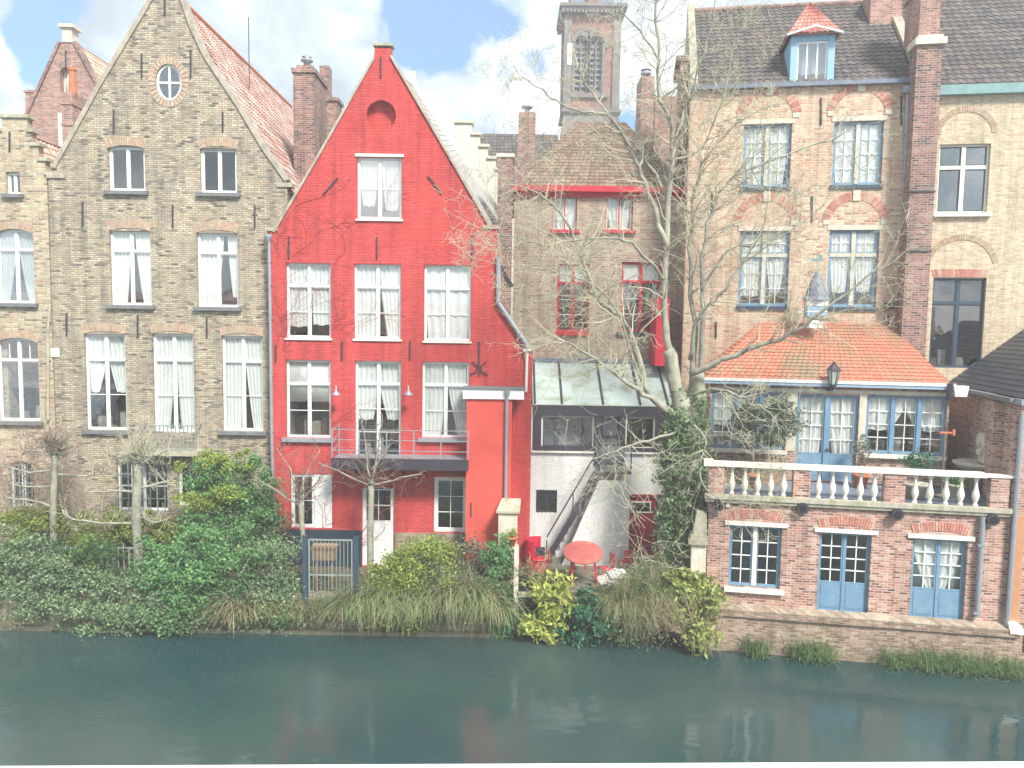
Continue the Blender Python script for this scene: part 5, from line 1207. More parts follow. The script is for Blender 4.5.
def np_mesh(name, v, f, mat, parent, base):
    me = bpy.data.meshes.new(name); v = np.asarray(v, np.float32)-np.asarray(base, np.float32); f = np.asarray(f, np.int32); k = f.shape[1]
    me.vertices.add(len(v)); me.vertices.foreach_set('co', v.ravel()); me.loops.add(f.size); me.loops.foreach_set('vertex_index', f.ravel())
    me.polygons.add(len(f)); me.polygons.foreach_set('loop_start', np.arange(len(f), dtype=np.int32)*k); me.update(calc_edges=True); me.validate()
    me.materials.append(M[mat]); o = bpy.data.objects.new(name, me); C.objects.link(o); o.parent = parent; return o
class Plant(Thing):
    def __init__(s, name, base, label, cat, group=None): Thing.__init__(s, name, W0, base, label, cat, group)
    def foliage(s, blobs, n, mat, name='foliage', **k): v, f = leaves(blobs, n, seed=len(bpy.data.objects) % 97, **k); return np_mesh(name, v, f, mat, s.e, s.b)
    def blades(s, roots, n, mat, L=.9, wd=.016, out=.6, droop=1.0, name='blades', seed=1, bias=(0, -.3, 0)):
        rng = np.random.default_rng(seed); V = []; K = 5
        for i in range(n):
            r0 = np.array(roots[rng.integers(len(roots))])+rng.normal(size=3)*np.array([.2, .15, .12])
            az = rng.uniform(0, 2*math.pi); d = np.array([math.cos(az), math.sin(az), 0])*out*rng.uniform(.3, 1)+np.array(bias); l = L*rng.uniform(.3, 1.35)
            v0 = d+np.array([0, 0, rng.uniform(.5, 1.1)]); side = np.cross(d+1e-3, [0, 0, 1]); side /= np.linalg.norm(side)+1e-6
            p = r0.copy(); v_ = v0/np.linalg.norm(v0)
            for j in range(K):
                w_ = wd*(1-j/(K-.7)); V += [p-side*w_, p+side*w_]; p = p+v_*l/(K-1); v_ = v_+np.array([0, 0, -1])*droop*.42*rng.uniform(.3, 1.7); v_ /= np.linalg.norm(v_)
        V = np.array(V); V[:, 2] = np.maximum(V[:, 2], .02); F_ = []
        idx = np.arange(n)*K*2
        for j in range(K-1): F_.append(np.stack([idx+2*j, idx+2*j+1, idx+2*j+3, idx+2*j+2], 1))
        return np_mesh(name, V, np.vstack(F_), mat, s.e, s.b)
def wander(p, d, L, n, jit, rise=0.0):
    pts = [Vector(p)]; d = Vector(d).normalized()
    for i in range(n):
        d = (d+Vector((random.gauss(0, jit), random.gauss(0, jit), random.gauss(0, jit)+rise))).normalized(); pts.append(pts[-1]+d*L/n)
    return pts, d
def grow(mb, p, d, L, r, depth, jit=.16, rise=.03, kids=(3, 5), spread=.75, shrink=.6, rmin=.007):
    n = max(3, int(L/.28)) if depth else 3
    pts, dd = wander(p, d, L, n, jit, rise); r1 = max(rmin, r*.45)
    mb.tube(pts, [r+(r1-r)*i/n for i in range(n+1)], 5 if r > .03 else 3)
    if depth <= 0: return
    for k in range(random.randint(*kids)):
        t = random.uniform(.25, 1); i = min(n-1, int(t*n)); q = pts[i].lerp(pts[i+1], t*n-i) if i+1 <= n else pts[-1]
        ax = (pts[i+1]-pts[i]).normalized(); s_ = Vector((random.gauss(0, 1), random.gauss(0, .8), random.gauss(0, 1))); s_ = (s_-ax*s_.dot(ax)).normalized()
        nd = (ax*(1-spread*.6)+s_*spread).normalized()
        grow(mb, q, nd, L*shrink*random.uniform(.6, 1.15), max(rmin, (r+(r1-r)*t)*.6), depth-1, jit*1.1, rise, kids, spread, shrink, rmin)
def smooth_line(P, sub=4):
    P = [Vector(p) for p in P]; out = []
    for i in range(len(P)-1):
        p0 = P[max(0, i-1)]; p1 = P[i]; p2 = P[i+1]; p3 = P[min(len(P)-1, i+2)]
        for j in range(sub):
            t = j/sub; out.append(.5*((2*p1)+(p2-p0)*t+(2*p0-5*p1+4*p2-p3)*t*t+(-p0+3*p1-3*p2+p3)*t**3))
    return out+[P[-1]]
def limb(mb, pts, r0, r1, n=8, jit=.02):
    L = smooth_line(pts); k = len(L)-1
    for i in range(1, k): L[i] += Vector((random.gauss(0, jit), random.gauss(0, jit), random.gauss(0, jit)))
    rr = [r0+(r1-r0)*(i/k)**.8 for i in range(k+1)]; rr = [r*random.uniform(.94, 1.08) for r in rr]; mb.tube(L, rr, n); return L, rr

# ================================================================== the big bare tree
def big_tree():
    random.seed(21); Y = 24.75; base = g(686, 588, Y); base.z = gz
    T = Plant('bare_tree', base, 'large bare tree with lichened limbs and an ivied trunk', 'tree')
    tr = MB(); limb(tr, [base+Vector((0, 0, -.1)), g(686, 520, Y), g(688, 470, Y), g(686, 430, Y), g(680, 402, Y)], .46, .40, 12, .03)
    limb(tr, [g(684, 440, Y), g(698, 405, Y), g(697, 372, Y)], .32, .20, 10)
    limb(tr, [g(684, 430, Y), g(676, 385, Y), g(668, 350, Y)], .30, .19, 10)
    T.part('trunk', tr, 'bark', smooth=True)
    cr = MB()
    limbs = [  # (points as px, py, depth offset), start radius, end radius
        ([(676, 395, 0), (668, 350, 0), (664, 300, .1), (668, 200, .2), (673, 130, .2), (660, 98, .2), (659, 40, .2), (652, -25, .2)], .18, .035),
        ([(682, 420, 0), (650, 396, -.5), (635, 345, -.8), (621, 316, -1), (598, 298, -1.2), (583, 262, -1.4), (566, 220, -1.5), (539, 194, -1.6), (505, 180, -1.6)], .15, .022),
        ([(682, 425, 0), (650, 398, -.9), (628, 384, -1.3), (604, 365, -1.6), (572, 345, -1.8), (552, 343, -2)], .12, .022),
        ([(668, 250, .1), (650, 195, .5), (635, 160, .6), (616, 124, .6), (585, 84, .7), (578, 66, .7)], .12, .025),
        ([(632, 150, .6), (606, 116, .6), (575, 110, .5), (552, 98, .4), (533, 84, .3), (522, 76, .3)], .07, .015),
        ([(690, 405, .2), (694, 340, .5), (690, 280, .7), (693, 215, .8), (703, 165, .8), (735, 126, .9), (782, 100, .9)], .13, .018),
        ([(700, 380, .2), (702, 310, .3), (705, 240, .4), (720, 190, .4), (752, 168, .4), (820, 144, .3), (852, 130, .2)], .13, .016),
        ([(690, 374, -.3), (736, 354, -1.0), (780, 338, -1.6), (812, 319, -2), (859, 283, -2.4), (900, 256, -2.7)], .13, .02),
        ([(690, 360, 0), (699, 316, -.4), (718, 296, -.7), (742, 262, -1), (762, 228, -1), (768, 195, -1)], .10, .018),
        ([(659, 60, .2), (640, 32, .3), (622, 10, .3), (612, -12, .3)], .05, .015),
        ([(673, 140, .2), (690, 100, .4), (702, 60, .5), (712, 20, .5), (716, -20, .5)], .07, .015),
        ([(664, 280, .1), (650, 262, -.6), (625, 240, -1.0), (590, 238, -1.4), (552, 244, -1.6), (515, 238, -1.7), (480, 228, -1.8)], .08, .012),
        ([(645, 390, -.6), (610, 300, -1.5), (560, 272, -2.0), (520, 268, -2.3), (490, 262, -2.4)], .05, .012),
        ([(700, 290, .2), (730, 250, 0), (760, 245, -.2), (800, 225, -.3), (840, 190, -.4)], .07, .012),
        ([(668, 200, .2), (640, 150, .9), (600, 130, 1.2), (560, 150, 1.4), (520, 165, 1.5)], .06, .012),
        ([(690, 395, -.3), (720, 390, -1.3), (745, 400, -1.8), (770, 415, -2), (782, 440, -2)], .07, .012),
        ([(688, 420, -.4), (705, 440, -1.2), (700, 480, -1.6), (720, 500, -1.8), (735, 512, -1.9)], .06, .01),
        ([(684, 430, -.3), (650, 440, -1.2), (618, 452, -1.8), (616, 480, -2), (612, 505, -2.1), (628, 535, -2.2)], .06, .012),
        ([(812, 319, -2), (840, 312, -2.2), (875, 308, -2.3)], .035, .01),
        ([(668, 160, .2), (700, 150, .9), (724, 95, 1.2), (735, 40, 1.3), (760, 8, 1.4)], .06, .012),
    ]
    tw = MB()
    for i, (P, r0, r1) in enumerate(limbs):
        L, rr = limb(cr, [g(a, b, Y+d) for a, b, d in P], r0*.82, r1*.8, 9 if r0 > .1 else 6, .03)
        tot = sum((L[k+1]-L[k]).length for k in range(len(L)-1)); nb = int(tot*5.0)
        for q in range(nb):
            k = random.randint(int(len(L)*.25), len(L)-2); ax = (L[k+1]-L[k]).normalized()
            s_ = Vector((random.gauss(0, 1), random.gauss(0, .9), random.gauss(.25, 1))); s_ = (s_-ax*s_.dot(ax)).normalized()
            grow(tw, L[k], (ax*.5+s_*.8), random.uniform(.7, 1.9), min(.024, rr[k]*.42), 3 if q % 3 == 0 else 2, .17, .02, (2, 4), .8, .60, .0046)
        grow(tw, L[-1], (L[-1]-L[-3]), 1.2, rr[-1]*.9, 2, .14, .02, (3, 4), .8, .6, .0065)
    T.part('limbs', cr, 'bark', smooth=True); T.part('twigs', tw, 'twig')
    T.foliage([(684, 548, Y-.1, 24, 26, .75), (684, 512, Y-.1, 24, 36, .72), (683, 465, Y-.1, 23, 45, .68), (688, 422, Y-.15, 19, 30, .62)], 22000, 'greyivy', name='ivy', size=.085, clump=.10, lumps=110, fill=.0)
    return T
big_tree()

# ================================================================== left garden
def espalier(px, py_top, py_bot, Y, label, arms, r=.1, head=12, mat='bark', shoots=30, shootL=.9, lean=0, hm='twigdark', ar=.055):
    random.seed(px); b = g(px+lean, py_bot, Y); b.z = gz-.05
    T = Plant('pollarded_tree', b, label, 'tree', 'pollarded garden trees'); tr = MB()
    top = g(px, py_top, Y); mid = b.lerp(top, .5)+Vector((random.uniform(-.06, .06), 0, 0)); limb(tr, [b, mid, top], r*1.15, r, 10, .012)
    T.part('trunk', tr, 'bark', smooth=True); cr = MB(); sh = MB()
    tr2, _ = limb(cr, [top, top+Vector((0, 0, .25))], r*1.2, r*.9, 8, .02)
    for k in range(shoots):
        d = Vector((random.gauss(0, .75), random.gauss(0, .5), random.uniform(.1, 1.3))); grow(sh, top+Vector((random.gauss(0, .12), random.gauss(0, .1), random.uniform(0, .25))), d, shootL*random.uniform(.25, 1.25), .014, 2, .16, .03, (1, 3), .6, .5, .0055)
    for P in arms:
        L, rr = limb(cr, [g(a, c, Y+random.uniform(-.05, .05)) for a, c in P], ar, ar*.4, 6, .015)
        for k in range(1, len(L), 1):
            for _ in range(2): grow(sh, L[k], Vector((random.gauss(0, .5), random.gauss(0, .5), random.gauss(.3, .7))), random.uniform(.25, .75), .012, 1, .15, .04, (1, 3), .6, .55, .0055)
    T.part('limbs', cr, 'bark', smooth=True); T.part('shoots', sh, hm)
    if px < 200: T.foliage([(px, py_top-6, Y, 13, 9, .4)], 500, 'olive', size=.05, clump=.12)
    return T
espalier(55, 455, 575, 25.4, 'pollarded tree with a knobbly dark head left of the barred window', [[(54, 470), (30, 472), (5, 466)], [(55, 486), (30, 487), (8, 484)], [(56, 474), (80, 476), (104, 474)], [(56, 507), (30, 500), (5, 498)], [(54, 448), (40, 446), (22, 455)]], .10, shoots=55, shootL=1.2)
espalier(138, 462, 560, 25.3, 'pollarded tree with long trained arms in front of the barred window', [[(138, 462), (118, 456), (104, 452)], [(140, 464), (155, 456), (168, 449)], [(136, 492), (112, 491), (86, 493)], [(137, 523), (100, 523), (72, 519), (62, 510)], [(141, 488), (165, 482), (182, 474)], [(141, 512), (152, 522), (168, 518)]], .14, shoots=60, shootL=1.0, hm='twig')
espalier(300, 500, 602, 24.9, 'slender leaning pollarded tree left of the blue garden gate', [[(298, 500), (290, 470), (276, 448)], [(299, 500), (306, 475), (320, 450)], [(298, 505), (275, 490), (255, 478)]], .075, shoots=22, shootL=1.3, lean=6, hm='twigdark', ar=.035)
T_ = espalier(371, 485, 585, 25.0, 'pollarded tree in front of the white door of the red house', [[(370, 484), (366, 450), (362, 420)], [(372, 484), (378, 450), (382, 415)], [(370, 486), (345, 475), (318, 462)], [(372, 486), (400, 478), (422, 474)], [(372, 470), (384, 455), (394, 436)]], .10, shoots=14, shootL=1.3, hm='twigdark', ar=.04)
def shrub(name, label, cat, base, parts, group=None, stems=0, stemmat='twigdark', stemL=1.0, spread=.8):
    b = g(*base); b.z = min(b.z, gz) if base[2] > WY else b.z; T = Plant(name, b, label, cat, group)
    for (blobs, n, mat, kw) in parts: T.foliage(blobs, n, mat, **kw)
    if stems:
        mb = MB(); random.seed(int(base[0]))
        c = parts[0][0][0] if parts else base
        for i in range(stems): grow(mb, b+Vector((random.gauss(0, .15), random.gauss(0, .12), 0)), Vector((random.gauss(0, spread), random.gauss(-.2, .4), 1)), stemL*random.uniform(.6, 1.2), .022, 2, .12, .0, (2, 4), .7, .6, .006)
        T.part('stems', mb, stemmat)
    return T
shrub('conifer_hedge', 'yellow-green clipped conifer hedge behind the railings on the left', 'hedge', (90, 560, 25.7),
      [([(0, 530, 25.7, 32, 24, .5), (45, 530, 25.7, 32, 22, .5), (100, 532, 25.7, 36, 20, .5), (150, 532, 25.8, 34, 20, .5), (190, 535, 25.8, 25, 22, .5)], 26000, 'conifer', dict(size=.06, elong=1.8, clump=.15))])
shrub('ivy_mass', 'grey-green ivy trailing over the bank wall at the left edge', 'ivy', (60, 600, 24.3),
      [([(10, 575, 24.2, 30, 36, .5), (50, 590, 24.0, 36, 38, .5), (95, 598, 23.9, 38, 36, .5), (135, 605, 23.8, 36, 32, .45)], 30000, 'greyivy', dict(size=.075, clump=.13, lumps=40)), ([(70, 560, 24.3, 60, 18, .4)], 3000, 'ivy', dict(size=.07))])
shrub('ivy_post', 'ivy-wrapped post between the railings', 'ivy', (86, 592, 24.45), [([(86, 562, 24.4, 11, 28, .3)], 3500, 'lime', dict(size=.06, clump=.08)), ([(87, 565, 24.4, 10, 30, .25)], 2000, 'ivygreen', dict(size=.06, clump=.08))])
shrub('ivy_bush', 'dense fresh green ivy bush bulging over the water', 'ivy', (210, 610, 24.2),
      [([(200, 575, 24.0, 45, 42, .7), (175, 600, 23.8, 40, 30, .5), (225, 560, 24.2, 34, 35, .6), (165, 575, 24.1, 30, 30, .5)], 34000, 'ivygreen', dict(size=.08, clump=.15, lumps=40)), ([(170, 612, 23.7, 34, 20, .4)], 4000, 'greyivy', dict(size=.07))])
shrub('tall_hedge', 'tall evergreen hedge climbing beside the red house drainpipe', 'hedge', (235, 570, 25.6),
      [([(215, 485, 25.7, 26, 26, .7), (250, 490, 25.8, 26, 32, .7), (225, 520, 25.6, 34, 30, .7), (262, 530, 25.8, 18, 34, .6)], 24000, 'ivygreen', dict(size=.075, clump=.14, lumps=36)), ([(225, 462, 25.6, 34, 10, .6), (205, 500, 25.1, 26, 9, .4), (228, 491, 24.9, 16, 8, .3)], 7000, 'lime', dict(size=.06, elong=1.6, clump=.10)), ([(240, 545, 25.2, 34, 26, .5)], 5000, 'ivy', dict(size=.07))], stems=10, stemL=2.4)
shrub('mixed_shrub', 'thin dark shrub with bare stems between the ivy and the gate', 'shrub', (262, 608, 24.6),
      [([(255, 590, 24.3, 34, 38, .5), (285, 585, 24.3, 16, 42, .3), (240, 570, 24.5, 26, 34, .5)], 22000, 'greyivy', dict(size=.065, clump=.2)), ([(245, 600, 24.1, 22, 26, .4), (283, 612, 23.95, 20, 14, .3)], 8000, 'ivygreen', dict(size=.07))], stems=16, stemL=1.8)
shrub('lime_bush', 'yellow-green leafy bush right of the blue gate', 'bush', (410, 605, 24.7),
      [([(405, 578, 24.4, 36, 32, .6), (428, 558, 24.6, 24, 22, .5), (385, 597, 24.2, 26, 24, .4), (415, 602, 24.0, 34, 26, .45), (380, 612, 23.9, 22, 14, .3)], 26000, 'lime', dict(size=.07, clump=.15)), ([(440, 592, 24.4, 26, 26, .4)], 5000, 'greyivy', dict(size=.065))], stems=12, stemL=1.6)
shrub('dark_shrub', 'dull bronze shrub against the dark stone plinth of the red house', 'shrub', (462, 600, 24.8),
      [([(462, 570, 24.9, 30, 26, .5), (455, 595, 24.6, 30, 24, .4)], 12000, 'olive', dict(size=.06, clump=.15))], stems=18, stemL=1.5, stemmat='twigdark')
shrub('ivy_column', 'narrow column of ivy left of the cream gatepost', 'ivy', (499, 615, 24.4),
      [([(499, 560, 24.4, 12, 20, .35), (499, 590, 24.2, 14, 28, .35), (503, 620, 24.0, 16, 22, .3)], 13000, 'ivygreen', dict(size=.065, clump=.09, lumps=50)), ([(510, 622, 24.0, 20, 22, .3)], 3000, 'teal', dict(size=.06))])
def grassy(name, label, rootpx, n, mats, L, seed, base=None, cat='grass clump', group='grass clumps hanging over the water', **k):
    roots = [g(*q) for q in rootpx]; T = Plant(name, roots[0], label, cat, group)
    for i, (mt, fr_) in enumerate(mats): T.blades(roots, int(n*fr_), mt, L=L, seed=seed+i, name='blades', **k)
    return T
grassy('grass_clump', 'long arching grass hanging over the bank below the lime bush', [(350, 606, 23.9), (368, 602, 23.9), (385, 606, 23.85), (400, 600, 23.9), (415, 606, 23.85), (430, 602, 23.9)], 1900, [('grass', .5), ('reed', .3), ('straw', .2)], 1.3, 5, out=.9, droop=1.15, wd=.015, bias=(0, -.5, 0))
grassy('grass_clump', 'straw-coloured arching grass hanging over the bank beside the ivy column', [(450, 600, 23.9), (465, 595, 23.95), (480, 602, 23.85), (497, 610, 23.8), (470, 606, 23.9)], 1500, [('grass', .35), ('reed', .3), ('straw', .35)], 1.25, 15, out=.8, droop=1.2, wd=.015, bias=(0, -.5, 0))
grassy('grass_clump', 'tan dry grass drooping to the water below the ivy bush', [(232, 612, 23.9), (245, 610, 23.9)], 500, [('straw', 1)], 1.2, 25, out=.7, droop=1.1, wd=.018)
grassy('grass_clump', 'low dry grass at the foot of the blue gate', [(x, 612, 23.95) for x in range(262, 350, 9)], 2400, [('reed', .6), ('straw', .4)], .65, 35, out=.8, droop=.9, wd=.014)
def lowcover():
    blobs = [(x, 612+random.uniform(-4, 4), 23.9, 16, 9, .25) for x in range(200, 520, 22)]+[(x, 590, 24.6, 18, 7, .5) for x in range(255, 520, 30)]+[(x, 608, 24.0, 18, 12, .3) for x in range(575, 700, 24)]
    v, f = leaves(blobs, 26000, .055, clump=.12, seed=44); o = np_mesh('ground_cover', v, f, 'greyivy', None, (0, 0, 0)); o['kind'] = 'stuff'
lowcover()

# railings, gate, box, gatepost
def railing_run(x0, x1, label):
    Y = 24.5; a = g(x0, 547, Y); b = g(x1, 547, Y); T = Plant('railing', (a.x, Y, gz), label, 'railing'); m_ = MB(); zt_ = a.z
    n = int((b.x-a.x)/.17)
    for i in range(n+1):
        x = a.x+(b.x-a.x)*i/n; m_.box(x-.012, x+.012, Y-.012, Y+.012, gz, zt_+(.12 if i % 2 else .02))
    T.part('bars', m_, 'galv'); T.part('rails', MB().box(a.x, b.x, Y-.02, Y+.02, zt_-.03, zt_+.0).box(a.x, b.x, Y-.02, Y+.02, gz+.15, gz+.18), 'galv')
railing_run(28, 76, 'pale iron railing left of the ivy-wrapped post'); railing_run(97, 150, 'pale iron railing right of the ivy-wrapped post')
def gate():
    Y = 23.92; a = g(305, 538, Y); b = g(356, 538, Y); T = Plant('garden_gate', ((a.x+b.x)/2, Y, gz), 'blue-posted barred metal garden gate at the edge of the bank', 'gate')
    for p, hgt in ((a, .05), (b, 0)): T.part('gate_post', MB().box(p.x-.07, p.x+.07, Y-.07, Y+.07, gz-.9, p.z+hgt).box(p.x-.08, p.x+.08, Y-.08, Y+.08, p.z+hgt, p.z+hgt+.03), 'bluegate')
    zt_ = a.z-.05; z0 = gz-.75; m_ = MB()
    for z in (zt_, (zt_+z0)/2+.1, z0): m_.box(a.x+.12, b.x-.12, Y-.02, Y+.02, z-.02, z+.02)
    for i in range(12): x = a.x+.14+(b.x-a.x-.28)*i/11; m_.box(x-.008, x+.008, Y-.021, Y+.021, z0, zt_)
    m_.box(a.x+.11, a.x+.15, Y-.03, Y+.03, z0, zt_).box(b.x-.15, b.x-.11, Y-.03, Y+.03, z0, zt_); T.part('gate_leaf', m_, 'galv')
    c = g(325, 553, Y+.35); Tb = Plant('wooden_box', (c.x, Y+.35, gz), 'small weathered wooden box on a stand behind the blue gate', 'box')
    Tb.part('crate', MB().box(c.x-.38, c.x+.34, Y+.2, Y+.6, c.z-.2, c.z+.18).box(c.x-.42, c.x+.38, Y+.16, Y+.64, c.z+.18, c.z+.24), 'wood'); Tb.part('stand', MB().box(c.x-.3, c.x-.24, Y+.3, Y+.36, gz, c.z-.2).box(c.x+.2, c.x+.26, Y+.3, Y+.36, gz, c.z-.2), 'wood')
gate()
def gatepost():
    Y = 24.9; a = g(497, 512, Y); b = g(519, 512, Y); zt_ = g(508, 513, Y).z
    T = Plant('gatepost', ((a.x+b.x)/2, Y, gz), 'cream gatepost with a sloping mossy cap beside the red annex', 'gatepost')
    T.part('shaft', MB().box(a.x+.05, b.x-.05, Y, Y+.55, gz, zt_), 'stone'); T.part('cap', MB().hull([(a.x-.03, Y-.08, zt_), (b.x+.03, Y-.08, zt_), (b.x+.06, Y+.62, zt_+.28), (a.x+.15, Y+.62, zt_+.28)], (0, 0, .07)), 'mossystone')
    p = g(511, 541, Y-.25); T.part('ledge', MB().box(p.x-.25, p.x+.25, Y-.45, Y, p.z-.25, p.z-.18), 'stone')
    Tp = Plant('flower_pot', (p.x, Y-.22, p.z-.18), 'terracotta flower pot on the ledge of the cream gatepost', 'pot'); Tp.part('pot', MB().lathe((p.x, Y-.22, p.z-.18), [(.13, 0), (.19, .26), (.22, .26), (.22, .33), (.18, .33), (.15, .1)], 14), 'terracotta', smooth=True)
    v, f = leaves([(511, 534, Y-.22, 6, 4, .15)], 250, .05, clump=.05, seed=9); np_mesh('foliage', v, f, 'lime', Tp.e, Tp.b)
    q = g(516, 590, 23.9); q1 = g(516, 548, 23.9); T2 = Plant('concrete_post', (q.x, 23.9, 0), 'thin pale concrete post at the corner of the patio', 'post'); T2.part('shaft', MB().box(q.x-.07, q.x+.07, 23.85, 24.02, .6, q1.z), 'stone')
gatepost()

# ================================================================== patio
def patio():
    T = Plant('dark_landing', (.9, 24, 0), 'boat landing under the planted patio edge, its shaded opening painted as a black panel', 'landing')
    a = g(518, 575, 23.9); b = g(560, 610, 23.9); T.part('opening', MB().box(a.x, b.x+.2, 23.93, 23.99, .25, a.z-.02), 'black'); T.part('step', MB().box(a.x, b.x+.6, 23.75, 23.99, .10, .32), 'quay')  # flat black panel on the quay paints the shade inside the landing
    T.part('edge_beam', MB().box(a.x-.02, b.x+.25, 23.85, 24.1, gz-.02, gz+.14), 'mossystone')
    p0 = g(588, 590, 23.6); p1 = g(665, 606, 23.4)
    single('paved_patio', W0, (2.5, 26, gz), MB().box(.35, 6.2, 24.3, 27.98, gz+.002, gz+.02), 'paving', kind='structure')
    T = Plant('plank', (p0.x, 23.8, gz), 'mossy timber plank along the patio edge behind the dark green bush', 'plank'); T.part('board', MB().bar((p0.x-.3, 23.85, gz+.06), (p1.x+.3, 23.75, gz-.25), .16, .10), 'mossystone')
    shrub('planter_grass', 'trailing dry plants along the patio edge below the red armchair', 'plant', (538, 580, 24.0), [([(540, 580, 24.0, 22, 5, .2)], 2200, 'paleyellow', dict(size=.05, clump=.1))], stems=16, stemmat='straw', stemL=.8, spread=1.4)
    # red armchair (round-backed metal shell)
    c = g(537, 560, 26.3); c.z = gz+.02; A = Plant('red_armchair', c, 'crimson round-backed metal armchair standing left of the table', 'armchair'); cx, cy, z = c.x, c.y, c.z
    bk = MB(); n = 14; vs = []
    for (r_, zz) in ((.30, .12), (.34, .95), (.315, .95), (.275, .12)):
        for i in range(n+1):
            t = R(100)+R(190)*i/n-R(30); vs.append((cx+r_*math.cos(t), cy+r_*math.sin(t)*.9, z+zz))
    k = n+1; bk.add(vs, [(a_*k+i, a_*k+i+1, ((a_+1) % 4)*k+i+1, ((a_+1) % 4)*k+i) for a_ in range(4) for i in range(n)]+[(0, k, 2*k, 3*k), (n, 3*k+n, 2*k+n, k+n)])
    A.part('backrest', bk, 'chair'); A.part('seat', MB().lathe((cx+.05, cy-.05, z+.38), [(.27, 0), (.29, .03), (.27, .06), (.05, .05)], 18), 'chair'); A.part('seat_base', MB().lathe((cx+.05, cy-.05, z+.05), [(.24, 0), (.26, .33)], 16), 'chair'); A.part('cushion', MB().box(cx-.14, cx+.24, cy+.05, cy+.2, z+.46, z+.66), 'iron')
    for s in (-1, 1): A.part('armrest', MB().tube([(cx+s*.28-.02, cy+.05, z+.62), (cx+s*.30+.06, cy-.2, z+.63), (cx+s*.27+.07, cy-.34, z+.5), (cx+s*.25+.07, cy-.34, z)], .02, 6), 'chair')
    A.e.scale = (1.2, 1.2, 1.22)
    # table
    c = g(584, 590, 24.9); c.z = gz+.02; Tt = Plant('round_table', c, 'faded red metal garden table with a tipped round top', 'table'); top = g(583, 552, 24.9)
    n = 20; tm = MB(); rt_ = Matrix.Rotation(R(22), 3, 'X'); prof = [Vector((.66*math.cos(2*math.pi*i/n)*1.0, .60*math.sin(2*math.pi*i/n), 0)) for i in range(n)]
    vs = [top+rt_ @ p for p in prof]+[top+rt_ @ (p*1.0+Vector((0, 0, -.05))) for p in prof]; tm.add(vs, [tuple(range(n)), tuple(range(2*n-1, n-1, -1))]+[(i, (i+1) % n, n+(i+1) % n, n+i) for i in range(n)]); Tt.part('tabletop', tm, 'pink')
    for sx, sy in ((-1, -1), (1, -1), (-1, 1), (1, 1)): Tt.part('leg', MB().bar((c.x+sx*.42, c.y+sy*.3, c.z), (top.x+sx*.36, top.y+sy*.28, top.z-.06+sy*.10), .045), 'chair')
    # bistro chair
    def bistro(px, py, Y, rot, label):
        c = g(px, py, Y); c.z = gz+.02; F = Frame(c.x, c.y, rot); K = Thing('bistro_chair', F, (0, 0, c.z), label, 'chair', 'red slatted garden chairs'); z = c.z
        s = MB(); 
        for i in range(6): s.box(-.2, .2, -.2+i*.07, -.15+i*.07, z+.44, z+.46)
        K.part('seat', s, 'chair'); b = MB()
        for i in range(4): b.box(-.2, .2, .2+i*.012, .215+i*.012, z+.58+i*.09, z+.64+i*.09)
        K.part('backrest', b, 'chair')
        for sx in (-1, 1):
            K.part('leg', MB().tube([(sx*.2, -.22, z), (sx*.2, -.18, z+.44)], .016, 6), 'chair'); K.part('leg', MB().tube([(sx*.2, .3, z), (sx*.2, .2, z+.44), (sx*.2, .26, z+.95)], .016, 6), 'chair')
        return K
    bistro(580, 560, 26.3, 0, 'red slatted chair behind the round table, mostly hidden by it')
    bistro(606, 578, 25.4, R(-70), 'red slatted chair right of the table beside the white bags')
    bistro(626, 570, 26.2, R(200), 'red slatted chair in front of the burgundy door'); bistro(662, 572, 26.3, R(160), 'red slatted chair nearest the ivied tree trunk')
    for (px, py, s, lb) in ((617, 572, .3, 'upper crumpled white sack among the red chairs'), (607, 583, .32, 'lower crumpled white sack among the red chairs')):
        c = g(px, py, 25.2); c.z = gz+.02; random.seed(px); me = bmesh.new(); bmesh.ops.create_icosphere(me, subdivisions=3, radius=1)
        for v in me.verts: v.co = Vector((v.co.x*s*1.25, v.co.y*s, max(-.1, v.co.z)*s*.75))*(1+.12*math.sin(9*v.co.x+4*v.co.z)+random.uniform(-.06, .06))
        mb = MB(); mb.v = [tuple(v.co+c+Vector((0, 0, .05+(.22 if px == 617 else 0)))) for v in me.verts]; mb.f = [tuple(v.index for v in f.verts) for f in me.faces]; me.free()
        S = Plant('white_sack', c, lb, 'sack', 'white sacks'); S.part('sack', mb, 'bag')
patio()
shrub('yellow_shrub', 'bright yellow spotted-leaf shrub at the patio edge below the table', 'shrub', (556, 615, 23.6),
      [([(553, 588, 23.5, 13, 10, .3), (545, 625, 23.4, 14, 12, .3), (560, 603, 23.5, 10, 8, .2), (549, 606, 23.5, 8, 10, .2)], 2000, 'acuba', dict(size=.105, elong=2.2, clump=.13, lumps=12))], stems=6, stemL=1.2)
shrub('green_bush', 'deep green bush overhanging the canal under the round table', 'bush', (580, 625, 23.6),
      [([(582, 620, 23.4, 24, 26, .45), (600, 605, 23.6, 16, 14, .35)], 8500, 'teal', dict(size=.09, elong=1.6, clump=.12)), ([(568, 606, 23.5, 12, 8, .3)], 700, 'acuba', dict(size=.10, clump=.10, elong=1.8))])
T_ = shrub('twiggy_bush', 'large wiry olive bush with hanging stems left of the brick wing', 'bush', (645, 620, 23.7),
      [([(640, 612, 23.5, 36, 30, .6), (655, 592, 23.8, 32, 20, .6), (625, 622, 23.4, 22, 18, .4)], 11000, 'greyivy', dict(size=.045, elong=2.2, clump=.22))], stems=60, stemmat='straw', stemL=1.7, spread=1.1)
T_.blades([g(640, 600, 23.4), g(655, 604, 23.4), g(622, 606, 23.3), g(668, 604, 23.4), g(640, 618, 23.2)], 1900, 'straw', L=1.25, wd=.008, out=1.0, droop=1.2, name='hanging_stems')
